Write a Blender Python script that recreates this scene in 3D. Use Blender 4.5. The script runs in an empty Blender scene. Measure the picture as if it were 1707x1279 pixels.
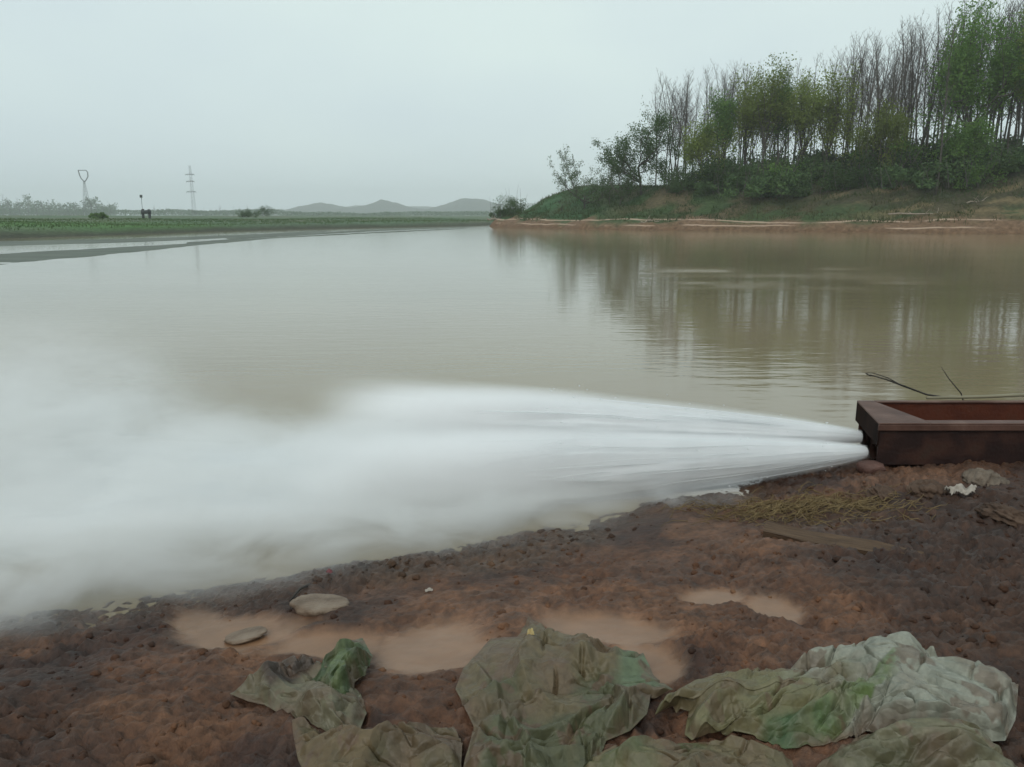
import bpy, math, random
import numpy as np
from mathutils import Vector, Matrix

C = bpy.context.scene
R = math.radians
random.seed(7)

# ------------------------------------------------------------------ camera
CAM_H, PITCH, FPX = 1.75, 12.2, 1290.0
cam_d = bpy.data.cameras.new('camera')
cam = bpy.data.objects.new('camera', cam_d)
C.collection.objects.link(cam)
cam.location = (0, 0, CAM_H)
cam.rotation_euler = (R(90 - PITCH), 0, 0)
cam_d.sensor_width = 36.0
cam_d.lens = FPX / 1707 * 36.0
cam_d.clip_start = 0.05
cam_d.clip_end = 6000
C.camera = cam

# ------------------------------------------------------------------ world: overcast sky
SUN_EL, SUN_AZ = 44, 200
world = bpy.data.worlds.new("World")
C.world = world
world.use_nodes = True
wn = world.node_tree.nodes
wl = world.node_tree.links
bg = wn['Background']
sky = wn.new('ShaderNodeTexSky')
sky.sky_type = 'NISHITA'
sky.sun_disc = False
sky.sun_elevation = R(SUN_EL)
sky.sun_rotation = R(SUN_AZ)
sky.dust_density = 4
sky.air_density = 1.0
# an even cloud deck over the clear sky
cl_coord = wn.new('ShaderNodeTexCoord')
cl_map = wn.new('ShaderNodeMapping'); cl_map.inputs['Scale'].default_value = (1.0, 1.0, 2.2)
cl_noise = wn.new('ShaderNodeTexNoise'); cl_noise.inputs['Scale'].default_value = 1.6; cl_noise.inputs['Detail'].default_value = 3
cl_ramp = wn.new('ShaderNodeValToRGB')
cl_ramp.color_ramp.elements[0].position = 0.3
cl_ramp.color_ramp.elements[0].color = (6.4, 7.55, 8.2, 1)
cl_ramp.color_ramp.elements[1].position = 0.72
cl_ramp.color_ramp.elements[1].color = (7.85, 9.2, 8.95, 1)
mixw = wn.new('ShaderNodeMix'); mixw.data_type = 'RGBA'; mixw.inputs['Factor'].default_value = 0.93
wl.new(cl_coord.outputs['Generated'], cl_map.inputs['Vector'])
wl.new(cl_map.outputs['Vector'], cl_noise.inputs['Vector'])
wl.new(cl_noise.outputs['Fac'], cl_ramp.inputs['Fac'])
wl.new(sky.outputs['Color'], mixw.inputs['A'])
wl.new(cl_ramp.outputs['Color'], mixw.inputs['B'])
wl.new(mixw.outputs['Result'], bg.inputs['Color'])
bg.inputs['Strength'].default_value = 0.1

sun_d = bpy.data.lights.new('sun', 'SUN')
sun_d.energy = 1.1
sun_d.angle = R(30)
sun_d.color = (1.0, 0.96, 0.9)
sun = bpy.data.objects.new('sun', sun_d)
C.collection.objects.link(sun)
sun.rotation_euler = (R(90 - SUN_EL), 0, R(180 - SUN_AZ))

C.view_settings.view_transform = 'Standard'
C.view_settings.look = 'None'
C.view_settings.exposure = 0.0
C.view_settings.gamma = 1.0
C.cycles.use_denoising = True
C.cycles.max_bounces = 10
C.cycles.diffuse_bounces = 3
C.cycles.glossy_bounces = 3
C.cycles.transparent_max_bounces = 24
C.cycles.volume_bounces = 10
C.cycles.volume_max_steps = 256

# ------------------------------------------------------------------ numeric helpers
def _hash(ix, iy, iz, seed):
    h = (ix.astype(np.int64) * 374761393 + iy.astype(np.int64) * 668265263 + iz.astype(np.int64) * 2147483647 + seed * 974711) & 0xffffffff
    h = ((h ^ (h >> 13)) * 1274126177) & 0xffffffff
    h = ((h ^ (h >> 16)) * 2246822519) & 0xffffffff
    return ((h ^ (h >> 15)) & 0xffffff) / float(0xffffff)

def vnoise(x, y, seed=0):
    x = np.asarray(x, float); y = np.asarray(y, float)
    ix = np.floor(x); iy = np.floor(y)
    fx = x - ix; fy = y - iy
    ux = fx * fx * fx * (fx * (fx * 6 - 15) + 10); uy = fy * fy * fy * (fy * (fy * 6 - 15) + 10)
    z = np.zeros_like(ix)
    g = lambda a, b: _hash(ix + a, iy + b, z, seed)
    return (g(0, 0) * (1 - ux) + g(1, 0) * ux) * (1 - uy) + (g(0, 1) * (1 - ux) + g(1, 1) * ux) * uy

def fbm(x, y, seed=0, oct=4, gain=0.5):
    s = 0; a = 1.0; t = 0
    c, sn = math.cos(0.6), math.sin(0.6)
    for o in range(oct):
        s = s + a * vnoise(x, y, seed + o * 17); t += a
        a *= gain
        x, y = (x * c - y * sn) * 2.03 + 3.1, (x * sn + y * c) * 2.03 + 1.7
    return s / t - 0.5

def ridged(x, y, seed=0, oct=3):
    s = 0; a = 1.0; t = 0
    for o in range(oct):
        s = s + a * (1 - np.abs(2 * vnoise(x, y, seed + o * 31) - 1)); t += a
        a *= 0.5
        x, y = x * 2.1 + y * 0.3 + 5, y * 2.1 - x * 0.3 + 2
    return s / t

def worley(x, y, seed=0):
    x = np.asarray(x, float); y = np.asarray(y, float)
    ix = np.floor(x); iy = np.floor(y)
    d1 = np.full(x.shape, 9.0)
    for a in (-1, 0, 1):
        for b in (-1, 0, 1):
            z = np.zeros_like(ix)
            px = ix + a + _hash(ix + a, iy + b, z, seed)
            py = iy + b + _hash(ix + a, iy + b, z, seed + 5)
            d1 = np.minimum(d1, (px - x) ** 2 + (py - y) ** 2)
    return np.sqrt(d1)

def sstep(a, b, x):
    t = np.clip((np.asarray(x, float) - a) / (b - a), 0, 1)
    return t * t * (3 - 2 * t)

_p = R(PITCH)
def ray(X, Y):
    xc = (X - 853.5) / FPX; yc = -(Y - 639.5) / FPX
    return (xc, math.cos(_p) + yc * math.sin(_p), -math.sin(_p) + yc * math.cos(_p))

def at_z(X, Y, z=0.0):
    d = ray(X, Y); t = (z - CAM_H) / d[2]
    return (d[0] * t, d[1] * t, z)

def at_y(X, Y, y):
    d = ray(X, Y); t = y / d[1]
    return (d[0] * t, y, CAM_H + d[2] * t)

def seg_dist(px, py, pts, closed=False):
    best = np.full(np.shape(px), 1e9)
    n = len(pts)
    for i in range(n if closed else n - 1):
        ax, ay = pts[i]; bx, by = pts[(i + 1) % n]
        dx, dy = bx - ax, by - ay
        t = np.clip(((px - ax) * dx + (py - ay) * dy) / (dx * dx + dy * dy + 1e-12), 0, 1)
        best = np.minimum(best, np.hypot(px - ax - t * dx, py - ay - t * dy))
    return best

def inside(px, py, pts):
    c = np.zeros(np.shape(px), bool)
    n = len(pts)
    for i in range(n):
        ax, ay = pts[i]; bx, by = pts[(i + 1) % n]
        if ay == by:
            continue
        hit = ((ay > py) != (by > py)) & (px < (bx - ax) * (py - ay) / (by - ay) + ax)
        c ^= hit
    return c

def sdf(px, py, pts):
    d = seg_dist(px, py, pts, True)
    return np.where(inside(px, py, pts), d, -d)

# ------------------------------------------------------------------ mesh helpers
def mesh_np(name, verts, quads=None, tris=None, smooth=True):
    me = bpy.data.meshes.new(name)
    verts = np.asarray(verts, np.float32)
    loops = []; starts = []; n = 0
    if quads is not None and len(quads):
        q = np.asarray(quads, np.int32); loops.append(q.ravel()); starts.append(np.arange(len(q)) * 4); n = len(q) * 4
    if tris is not None and len(tris):
        t = np.asarray(tris, np.int32); loops.append(t.ravel()); starts.append(n + np.arange(len(t)) * 3)
    lv = np.concatenate(loops).astype(np.int32); ls = np.concatenate(starts).astype(np.int32)
    me.vertices.add(len(verts)); me.vertices.foreach_set('co', verts.ravel())
    me.loops.add(len(lv)); me.loops.foreach_set('vertex_index', lv)
    me.polygons.add(len(ls)); me.polygons.foreach_set('loop_start', ls)
    me.update(calc_edges=True)
    me.validate()
    if smooth:
        me.polygons.foreach_set('use_smooth', np.ones(len(me.polygons), bool))
    return me

def col_attr(me, name, rgb):
    a = me.color_attributes.new(name, 'FLOAT_COLOR', 'POINT')
    rgba = np.ones((len(me.vertices), 4), np.float32)
    rgba[:, :3] = rgb
    a.data.foreach_set('color', rgba.ravel())

def flt_attr(me, name, v):
    a = me.attributes.new(name, 'FLOAT', 'POINT')
    a.data.foreach_set('value', np.asarray(v, np.float32))

def link(name, me, mat=None, parent=None, loc=None):
    o = bpy.data.objects.new(name, me)
    C.collection.objects.link(o)
    if mat is not None:
        me.materials.clear(); me.materials.append(mat)
    if parent is not None:
        o.parent = parent
    if loc is not None:
        o.location = loc
    return o

def tag(o, label=None, cat=None, group=None, kind=None):
    if label: o['label'] = label
    if cat: o['category'] = cat
    if group: o['group'] = group
    if kind: o['kind'] = kind
    return o

def thing(name, label, cat, loc=(0, 0, 0), rz=0.0, group=None):
    o = bpy.data.objects.new(name, None)
    o.empty_display_size = 0.2
    C.collection.objects.link(o)
    o.location = loc; o.rotation_euler = (0, 0, rz)
    return tag(o, label, cat, group)

def dup(root, loc, rz=0.0, scale=1.0, label=None):
    r = root.copy(); C.collection.objects.link(r)
    r.location = loc; r.rotation_euler = (0, 0, rz)
    r.scale = scale if isinstance(scale, tuple) else (scale,) * 3
    if label: r['label'] = label
    for ch in list(root.children):
        c = ch.copy(); C.collection.objects.link(c); c.parent = r
        for g in ch.children:
            d = g.copy(); C.collection.objects.link(d); d.parent = c
    return r

def grid_mesh(name, xs, ys, Z):
    nx, ny = len(xs), len(ys)
    X, Y = np.meshgrid(xs, ys, indexing='ij')
    V = np.stack([X, Y, Z], -1).reshape(-1, 3)
    i = np.arange(nx - 1)[:, None] * ny + np.arange(ny - 1)[None, :]
    q = np.stack([i, i + ny, i + ny + 1, i + 1], -1).reshape(-1, 4)
    return mesh_np(name, V, q)

def spaced(*pieces):
    """(start, end, step) pieces -> one increasing array"""
    out = []
    for a, b, s in pieces:
        n = max(2, int(round((b - a) / s)) + 1)
        seg = np.linspace(a, b, n)
        out.append(seg if not out else seg[1:])
    return np.concatenate(out)

def grow(a, step, fac, end):
    v = [a]; s = step
    while (v[-1] < end) if end > a else (v[-1] > end):
        v.append(v[-1] + (s if end > a else -s)); s *= fac
    v[-1] = end
    return np.array(v[1:])

class Tubes:
    """collects tapered tubes along polylines; one mesh"""
    def __init__(self): self.v = []; self.q = []; self.t = []; self.n = 0
    def add(self, pts, rad, sides=4, cap=True):
        P = np.asarray(pts, float); m = len(P)
        rad = np.broadcast_to(np.asarray(rad, float), (m,))
        T = np.gradient(P, axis=0); T /= np.linalg.norm(T, axis=1)[:, None] + 1e-9
        ref = np.array([0, 0, 1.0]) if abs(T[:, 2]).mean() < 0.85 else np.array([1.0, 0, 0])
        U = np.cross(T, ref); U /= np.linalg.norm(U, axis=1)[:, None] + 1e-9
        W = np.cross(T, U)
        a = np.arange(sides) * 2 * math.pi / sides
        ring = P[:, None, :] + rad[:, None, None] * (np.cos(a)[None, :, None] * U[:, None, :] + np.sin(a)[None, :, None] * W[:, None, :])
        self.v.append(ring.reshape(-1, 3))
        b = self.n
        i = np.arange(m - 1)[:, None] * sides; j = np.arange(sides)[None, :]; k = (j + 1) % sides
        self.q.append((b + np.stack([i + j, i + k, i + sides + k, i + sides + j], -1)).reshape(-1, 4))
        self.n += m * sides
        if cap:
            for base, flip in ((b, 1), (b + (m - 1) * sides, 0)):
                for s in range(1, sides - 1):
                    tri = (base, base + s, base + s + 1)
                    self.t.append(tri[::-1] if flip else tri)
    def box(self, c0, c1):
        (x0, y0, z0), (x1, y1, z1) = c0, c1
        b = self.n
        self.v.append(np.array([[x0, y0, z0], [x1, y0, z0], [x1, y1, z0], [x0, y1, z0], [x0, y0, z1], [x1, y0, z1], [x1, y1, z1], [x0, y1, z1]], float))
        self.q.append(b + np.array([[0, 3, 2, 1], [4, 5, 6, 7], [0, 1, 5, 4], [1, 2, 6, 5], [2, 3, 7, 6], [3, 0, 4, 7]]))
        self.n += 8
    def mesh(self, name, smooth=True):
        return mesh_np(name, np.concatenate(self.v), np.concatenate(self.q), np.array(self.t) if self.t else None, smooth)

def leaf_mesh(name, centers, size, seed=0, up=0.0, aspect=0.6):
    rg = np.random.default_rng(seed)
    n = len(centers)
    a = rg.normal(size=(n, 3)); a[:, 2] += up; a /= np.linalg.norm(a, axis=1)[:, None]
    b = rg.normal(size=(n, 3)); b -= (b * a).sum(1)[:, None] * a; b /= np.linalg.norm(b, axis=1)[:, None]
    s = (size * rg.uniform(0.6, 1.4, n))[:, None]
    c = np.asarray(centers, float)
    v = np.stack([c - a * s, c + b * s * aspect, c + a * s, c - b * s * aspect], 1).reshape(-1, 3)
    q = np.arange(n * 4).reshape(-1, 4)
    return mesh_np(name, v, q, smooth=False)

# ------------------------------------------------------------------ material helpers
def mat_base(name):
    m = bpy.data.materials.new(name)
    m.use_nodes = True
    nt = m.node_tree
    return m, nt.nodes, nt.links, nt.nodes['Principled BSDF']

def ramp(nodes, stops):
    r = nodes.new('ShaderNodeValToRGB')
    e = r.color_ramp.elements
    while len(e) < len(stops): e.new(0.5)
    for k, (p, c) in enumerate(stops):
        e[k].position = p; e[k].color = (*c, 1)
    return r

def noise_mat(name, stops, scale=5, detail=5, rough=0.8, bump=0.0, bscale=None, stretch=(1, 1, 1), coord='Object', spec=0.3, metallic=0.0, translucent=0.0, obj_var=0.0):
    m, n, l, b = mat_base(name)
    tc = n.new('ShaderNodeTexCoord'); mp = n.new('ShaderNodeMapping'); mp.inputs['Scale'].default_value = stretch
    l.new(tc.outputs[coord], mp.inputs['Vector'])
    t = n.new('ShaderNodeTexNoise'); t.inputs['Scale'].default_value = scale; t.inputs['Detail'].default_value = detail
    l.new(mp.outputs['Vector'], t.inputs['Vector'])
    r = ramp(n, stops)
    l.new(t.outputs['Fac'], r.inputs['Fac'])
    src = r.outputs['Color']
    if obj_var:
        oi = n.new('ShaderNodeObjectInfo')
        mr = n.new('ShaderNodeMapRange'); mr.inputs['To Min'].default_value = 1 - obj_var; mr.inputs['To Max'].default_value = 1 + obj_var
        l.new(oi.outputs['Random'], mr.inputs['Value'])
        hv = n.new('ShaderNodeHueSaturation'); l.new(mr.outputs['Result'], hv.inputs['Value']); l.new(src, hv.inputs['Color'])
        src = hv.outputs['Color']
    l.new(src, b.inputs['Base Color'])
    b.inputs['Roughness'].default_value = rough
    b.inputs['Specular IOR Level'].default_value = spec
    b.inputs['Metallic'].default_value = metallic
    if bump:
        t2 = n.new('ShaderNodeTexNoise'); t2.inputs['Scale'].default_value = bscale or scale * 4; t2.inputs['Detail'].default_value = 6
        l.new(mp.outputs['Vector'], t2.inputs['Vector'])
        bp = n.new('ShaderNodeBump'); bp.inputs['Strength'].default_value = bump; bp.inputs['Distance'].default_value = 0.02
        l.new(t2.outputs['Fac'], bp.inputs['Height']); l.new(bp.outputs['Normal'], b.inputs['Normal'])
    if translucent:
        tr = n.new('ShaderNodeBsdfTranslucent'); l.new(src, tr.inputs['Color'])
        mx = n.new('ShaderNodeMixShader'); mx.inputs[0].default_value = translucent
        l.new(b.outputs[0], mx.inputs[1]); l.new(tr.outputs[0], mx.inputs[2])
        l.new(mx.outputs[0], n['Material Output'].inputs['Surface'])
    return m

def attr_mat(name, rough=0.8, fine=60, fine_amt=0.35, bump=0.4, bdist=0.01, spec=0.3, rough_attr=None, coord='Object'):
    """albedo from the mesh's own colour attribute, broken up by fine noise"""
    m, n, l, b = mat_base(name)
    at = n.new('ShaderNodeAttribute'); at.attribute_name = 'albedo'
    tc = n.new('ShaderNodeTexCoord')
    t = n.new('ShaderNodeTexNoise'); t.inputs['Scale'].default_value = fine; t.inputs['Detail'].default_value = 6; t.inputs['Roughness'].default_value = 0.65
    l.new(tc.outputs[coord], t.inputs['Vector'])
    mr = n.new('ShaderNodeMapRange'); mr.inputs['From Min'].default_value = 0.25; mr.inputs['From Max'].default_value = 0.75
    mr.inputs['To Min'].default_value = 1 - fine_amt; mr.inputs['To Max'].default_value = 1 + fine_amt
    l.new(t.outputs['Fac'], mr.inputs['Value'])
    mx = n.new('ShaderNodeVectorMath'); mx.operation = 'SCALE'
    l.new(at.outputs['Color'], mx.inputs[0]); l.new(mr.outputs['Result'], mx.inputs['Scale'])
    l.new(mx.outputs['Vector'], b.inputs['Base Color'])
    b.inputs['Roughness'].default_value = rough
    b.inputs['Specular IOR Level'].default_value = spec
    if rough_attr:
        ra = n.new('ShaderNodeAttribute'); ra.attribute_name = rough_attr
        l.new(ra.outputs['Fac'], b.inputs['Roughness'])
    if bump:
        bp = n.new('ShaderNodeBump'); bp.inputs['Strength'].default_value = bump; bp.inputs['Distance'].default_value = bdist
        l.new(t.outputs['Fac'], bp.inputs['Height']); l.new(bp.outputs['Normal'], b.inputs['Normal'])
    return m

# ================================================================== SETTING
# ------------------------------------------------------------------ near muddy bank
SHORE = [(-40, -14), (-12, -0.5), (-5, 2.1)] + [at_z(X, Y)[:2] for X, Y in
         ((-150, 1052), (0, 1034), (200, 1008), (450, 972), (700, 930), (900, 888), (1050, 852), (1250, 814))] + \
        [(2.3, 5.62), (3.2, 5.95), (5, 6.3), (9, 7.2), (20, 9), (40, 9)]
NEAR = SHORE + [(40, -40), (-40, -40)]

def base_z(x, y):
    s = sdf(x, y, NEAR)
    z = np.where(s < 0, 0.28 * s, 0.16 * (1 - np.exp(-s / 0.9)) + 0.05 * np.maximum(s - 0.4, 0))
    z = np.maximum(z, -1.2)
    # unseen levee added behind the camera to block sky light from the mud
    back = np.maximum(-0.2 - y, 0) 
    z = z + np.where(s > 0, np.minimum(back * 0.6, 1.4), 0)
    return z, s

def hit(X, Y, dz=0.0):
    """where the view ray of a photo pixel meets the near bank"""
    d = np.array(ray(X, Y))
    t = np.linspace(1.2, 9, 1500)
    P = np.array([0, 0, CAM_H]) + t[:, None] * d
    z, _ = base_z(P[:, 0], P[:, 1])
    k = int(np.argmax(P[:, 2] < z + dz))
    return P[k]

gx = np.concatenate([grow(-3.4, 0.03, 1.12, -40)[::-1], spaced((-3.4, 4.6, 0.014)), grow(4.6, 0.03, 1.12, 40)])
gy = np.concatenate([grow(1.3, 0.03, 1.15, -40)[::-1], spaced((1.3, 3.2, 0.012), (3.2, 6.4, 0.02)), grow(6.4, 0.04, 1.2, 12)])
GX, GY = np.meshgrid(gx, gy, indexing='ij')
BZ, GS = base_z(GX, GY)

def blob(X, Y, list_):
    """soft union of ellipses given in photo pixels (x, y, rx, ry, tilt) laid on the bank"""
    m = np.zeros_like(X)
    for px, py, rx, ry, k in list_:
        c = hit(px, py); e = hit(px + rx, py); f = hit(px, py + ry)
        ax = abs(e[0] - c[0]); ay = abs(f[1] - c[1])
        u = (X - c[0]) / ax; v = (Y - c[1]) / ay
        wob = 0.45 * fbm(X * 5, Y * 5, 91, 3)
        r = np.hypot(u + k * v, v) + wob
        m = np.maximum(m, 1 - sstep(0.5, 1.25, r))
    return m

SILT = blob(GX, GY, [(400, 1052, 130, 40, 0.3), (540, 1075, 110, 30, 0), (1010, 1048, 120, 34, 0.5), (1080, 1100, 75, 45, 0.0),
                     (1190, 992, 62, 18, 0), (720, 1075, 110, 50, 0), (330, 1035, 60, 30, 0.4), (1290, 1010, 50, 30, 0)])
GRAV = blob(GX, GY, [(820, 925, 130, 35, 0), (650, 960, 120, 25, 0), (960, 895, 70, 20, 0), (60, 1015, 120, 22, 0), (230, 990, 90, 18, 0)])
OCHRE = blob(GX, GY, [(1340, 850, 120, 36, 0), (1240, 832, 60, 16, 0)])
PALE = blob(GX, GY, [(1540, 800, 90, 18, 0), (1460, 815, 60, 14, 0)])

SILT = sstep(0.08, 1.0, SILT + 0.45 * fbm(GX * 9, GY * 11, 95, 4) * (SILT > 0.01))
bump = 0.075 * fbm(GX * 2.2, GY * 2.2, 3, 3)
rdg = ridged(GX * 6, GY * 7.5, 11, 3)
clod = np.clip(1 - (worley(GX * 10 + 2.0 * fbm(GX * 5, GY * 5, 5, 3), GY * 12 + 1.5 * fbm(GX * 6, GY * 6, 6, 3), 2) * 1.45) ** 2, 0, 1)
clod2 = np.clip(1 - (worley(GX * 26 + 1.6 * fbm(GX * 14, GY * 14, 10, 2), GY * 30 + 1.6 * fbm(GX * 12, GY * 12, 9, 2), 8) * 1.4) ** 2, 0, 1)
roughness = np.clip(0.55 + 1.6 * fbm(GX * 1.3, GY * 1.3, 21, 3) + 0.5 * sstep(1.2, 2.4, GX) + 0.4 * sstep(2.6, 1.9, GY), 0.12, 1)
roughness = roughness * (1 - 0.93 * SILT)
rdg2 = ridged(GX * 17 + 1.5 * fbm(GX * 5, GY * 5, 15, 3), GY * 20, 12, 3)
patch = sstep(-0.12, 0.18, fbm(GX * 2.1, GY * 2.4, 35, 3))
pits = np.clip(1 - (worley(GX * 15 + 1.8 * fbm(GX * 8, GY * 8, 16, 2), GY * 19 + 1.8 * fbm(GX * 9, GY * 9, 17, 2), 28) * 1.7) ** 2, 0, 1) * sstep(0.0, 0.12, fbm(GX * 3.1, GY * 3.3, 37, 3))
detail = -0.038 * pits + 0.030 * (rdg - 0.55) + 0.030 * clod * patch + 0.030 * clod2 * (0.4 + 0.6 * (1 - patch)) + 0.026 * (rdg2 - 0.55) + 0.022 * fbm(GX * 46, GY * 55, 33, 3)
near_w = sstep(-0.35, 0.15, GS) * (0.15 + 0.85 * sstep(-2, 1.2, GY)) * (1 - 0.7 * sstep(6, 12, np.abs(GX)))
GZ = BZ + near_w * (bump * (1 - 0.6 * SILT) + detail * roughness - 0.012 * SILT)
GZ += near_w * 0.012 * GRAV * clod2
me = grid_mesh('ground', gx, gy, GZ)
fx, fy = GX.ravel(), GY.ravel()
# soil colours, plus shade painted in at the near left and right
def mixc(a, b, t): return a * (1 - t[..., None]) + np.asarray(b) * t[..., None]
alb = np.zeros(GX.shape + (3,)) + np.array([0.150, 0.094, 0.062])
alb = mixc(alb, [0.062, 0.036, 0.026], sstep(-0.08, 0.14, fbm(GX * 1.7, GY * 1.7, 41, 4)))
alb = mixc(alb, [0.235, 0.160, 0.112], sstep(0.0, 0.2, fbm(GX * 3 + 7, GY * 3.6, 43, 4)) * 0.7)
alb = mixc(alb, [0.062, 0.036, 0.026], sstep(1.5, 2.9, GX + 0.8 * fbm(GX * 2, GY * 2, 47, 3)) * sstep(5.2, 4.4, GY) * 0.85)
alb = mixc(alb, [0.20, 0.135, 0.068], OCHRE * sstep(-0.25, 0.15, fbm(GX * 7, GY * 9, 51, 3)))
alb = mixc(alb, [0.25, 0.175, 0.13], PALE * 0.8)
alb = mixc(alb, [0.105, 0.088, 0.070], GRAV * 0.8)
alb = mixc(alb, [0.28, 0.222, 0.165], SILT * 0.85)
alb = mixc(alb, [0.100, 0.078, 0.058], sstep(0.45, 0.05, GS) * sstep(2.2, 1.2, GX) * 0.75)   # soaked strip along the water
dark = sstep(-0.12, 0.16, fbm(GX * 1.1 + 3, GY * 1.3, 49, 4) + 0.22 * sstep(2.7, 2.0, GY) * sstep(0.3, -0.6, GX) + 0.22 * sstep(1.0, 2.2, GX) * sstep(4.6, 4.0, GY) - 0.12)  # random dark soil; the extra darkening near left and right imitates shade
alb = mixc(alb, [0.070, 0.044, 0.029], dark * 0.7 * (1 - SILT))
alb = alb * np.array([0.66, 0.455, 0.325]) * (1 + 0.40 * SILT[..., None]) * (0.86 + (0.9 - 0.6 * SILT[..., None]) * fbm(GX * 12, GY * 12, 62, 3)[..., None])
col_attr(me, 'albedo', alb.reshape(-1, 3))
rgh = 0.66 - 0.42 * sstep(0.6, 0.0, GS) - 0.26 * SILT + 0.35 * fbm(GX * 3, GY * 3, 61, 4)
flt_attr(me, 'soil_rough', np.clip(rgh, 0.3, 0.95).ravel())
flt_attr(me, 'grit', (1 - 0.9 * SILT).ravel())
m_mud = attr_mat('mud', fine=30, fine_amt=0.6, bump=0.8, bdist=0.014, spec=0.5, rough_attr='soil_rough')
nn = m_mud.node_tree.nodes; ll = m_mud.node_tree.links
vs_ = [k for k in nn if k.type == 'VECT_MATH'][0]; sock = vs_.inputs['Scale'].links[0].from_socket
ga2 = nn.new('ShaderNodeAttribute'); ga2.attribute_name = 'grit'
mxf = nn.new('ShaderNodeMix'); mxf.data_type = 'FLOAT'; mxf.inputs['A'].default_value = 1.0
ll.new(ga2.outputs['Fac'], mxf.inputs['Factor']); ll.new(sock, mxf.inputs['B']); ll.new(mxf.outputs['Result'], vs_.inputs['Scale'])
ga = nn.new('ShaderNodeAttribute'); ga.attribute_name = 'grit'
for b_ in nn:
    if b_.type == 'BUMP': ll.new(ga.outputs['Fac'], b_.inputs['Strength'])
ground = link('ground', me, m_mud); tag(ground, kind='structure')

def ground_z(x, y):
    """height of the built mud surface (bilinear)"""
    x = np.asarray(x, float); y = np.asarray(y, float)
    i = np.clip(np.searchsorted(gx, x) - 1, 0, len(gx) - 2); j = np.clip(np.searchsorted(gy, y) - 1, 0, len(gy) - 2)
    u = np.clip((x - gx[i]) / (gx[i + 1] - gx[i]), 0, 1); v = np.clip((y - gy[j]) / (gy[j + 1] - gy[j]), 0, 1)
    return (GZ[i, j] * (1 - u) + GZ[i + 1, j] * u) * (1 - v) + (GZ[i, j + 1] * (1 - u) + GZ[i + 1, j + 1] * u) * v

# ------------------------------------------------------------------ wooded bank (far right)
WOOD = [(-3.5, 137), (0, 124), (4, 116), (12, 105), (26, 96), (37, 88), (52, 79), (61, 69), (80, 60), (140, 48), (260, 45), (260, 300), (60, 300), (22, 230), (3, 170)]
def wood_z(x, y):
    s = sdf(x, y, WOOD) + 3.0 * fbm(x * 0.11, y * 0.11, 70, 2) + 1.6 * fbm(x * 0.3, y * 0.3, 71, 3) + 0.5 * fbm(x * 1.1, y * 1.1, 72, 2)
    hgt = 6.3 + 1.3 * sstep(20, 60, x)
    z = np.where(s < 0, 0.25 * s,
        (0.75 + 0.9 * fbm(x * 0.17, y * 0.17, 76, 2)) * sstep(0, 0.9, s) + 0.3 * sstep(0.5, 1.6, s) + 0.25 * sstep(1.2, 3.5, s) + (hgt - 1.3) * (sstep(2.0, 16.5, s) * 0.55 + 0.45 * np.clip((s - 2) / 13, 0, 1)))
    z = np.maximum(z, -1.5)
    z = z + sstep(2, 6, s) * (0.9 * fbm(x * 0.16, y * 0.16, 73, 3) + 0.35 * fbm(x * 0.7, y * 0.7, 74, 3)) + sstep(0.5, 1.2, s) * 0.3 * fbm(x * 1.5, y * 1.5, 75, 2)
    return z, s
wx = np.concatenate([spaced((-14, 80, 0.5)), grow(80, 0.6, 1.1, 260)])
wy = np.concatenate([spaced((42, 150, 0.5)), grow(150, 0.6, 1.1, 300)])
WX, WY = np.meshgrid(wx, wy, indexing='ij')
WZ, WS = wood_z(WX, WY)
me = grid_mesh('wooded_bank', wx, wy, WZ)
a = np.zeros(WX.shape + (3,)) + np.array([0.040, 0.062, 0.026])
a = mixc(a, [0.075, 0.062, 0.036], sstep(-0.05, 0.12, fbm(WX * 0.22, WY * 0.3, 81, 4)))
a = mixc(a, [0.030, 0.075, 0.032], sstep(22, 10, WX + 6 * fbm(WX * .2, WY * .2, 82, 3)) * 0.75)
a = mixc(a, [0.035, 0.036, 0.022], sstep(24, 38, WX) * sstep(3, 8, WS) * 0.75)
a = mixc(a, [0.125, 0.080, 0.050], sstep(3.2, 1.2, WS + 5.0 * fbm(WX * 0.3, WY * 0.3, 83, 3)))
a = mixc(a, [0.10, 0.06, 0.035], sstep(0.35, 0.1, WZ))
a = mixc(a, [0.13, 0.10, 0.055], sstep(34, 46, WX) * sstep(-0.02, 0.12, fbm(WX * 0.18, (WY + WZ) * 0.5, 86, 4)) * sstep(2, 4, WS) * sstep(13, 10, WS) * 0.8)
a = a * 1.35
col_attr(me, 'albedo', a.reshape(-1, 3))
m_bank = attr_mat('bank_soil_and_grass', fine=2.2, fine_amt=0.5, bump=0.7, bdist=0.25, spec=0.1)
m_wood = attr_mat('eroded_bank', fine=2.2, fine_amt=0.5, bump=0.7, bdist=0.25, spec=0.1)
n = m_wood.node_tree.nodes; l = m_wood.node_tree.links; b = n['Principled BSDF']
tc = n.new('ShaderNodeTexCoord'); sp = n.new('ShaderNodeSeparateXYZ'); l.new(tc.outputs['Object'], sp.inputs[0])
src = b.inputs['Base Color'].links[0].from_socket
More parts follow.
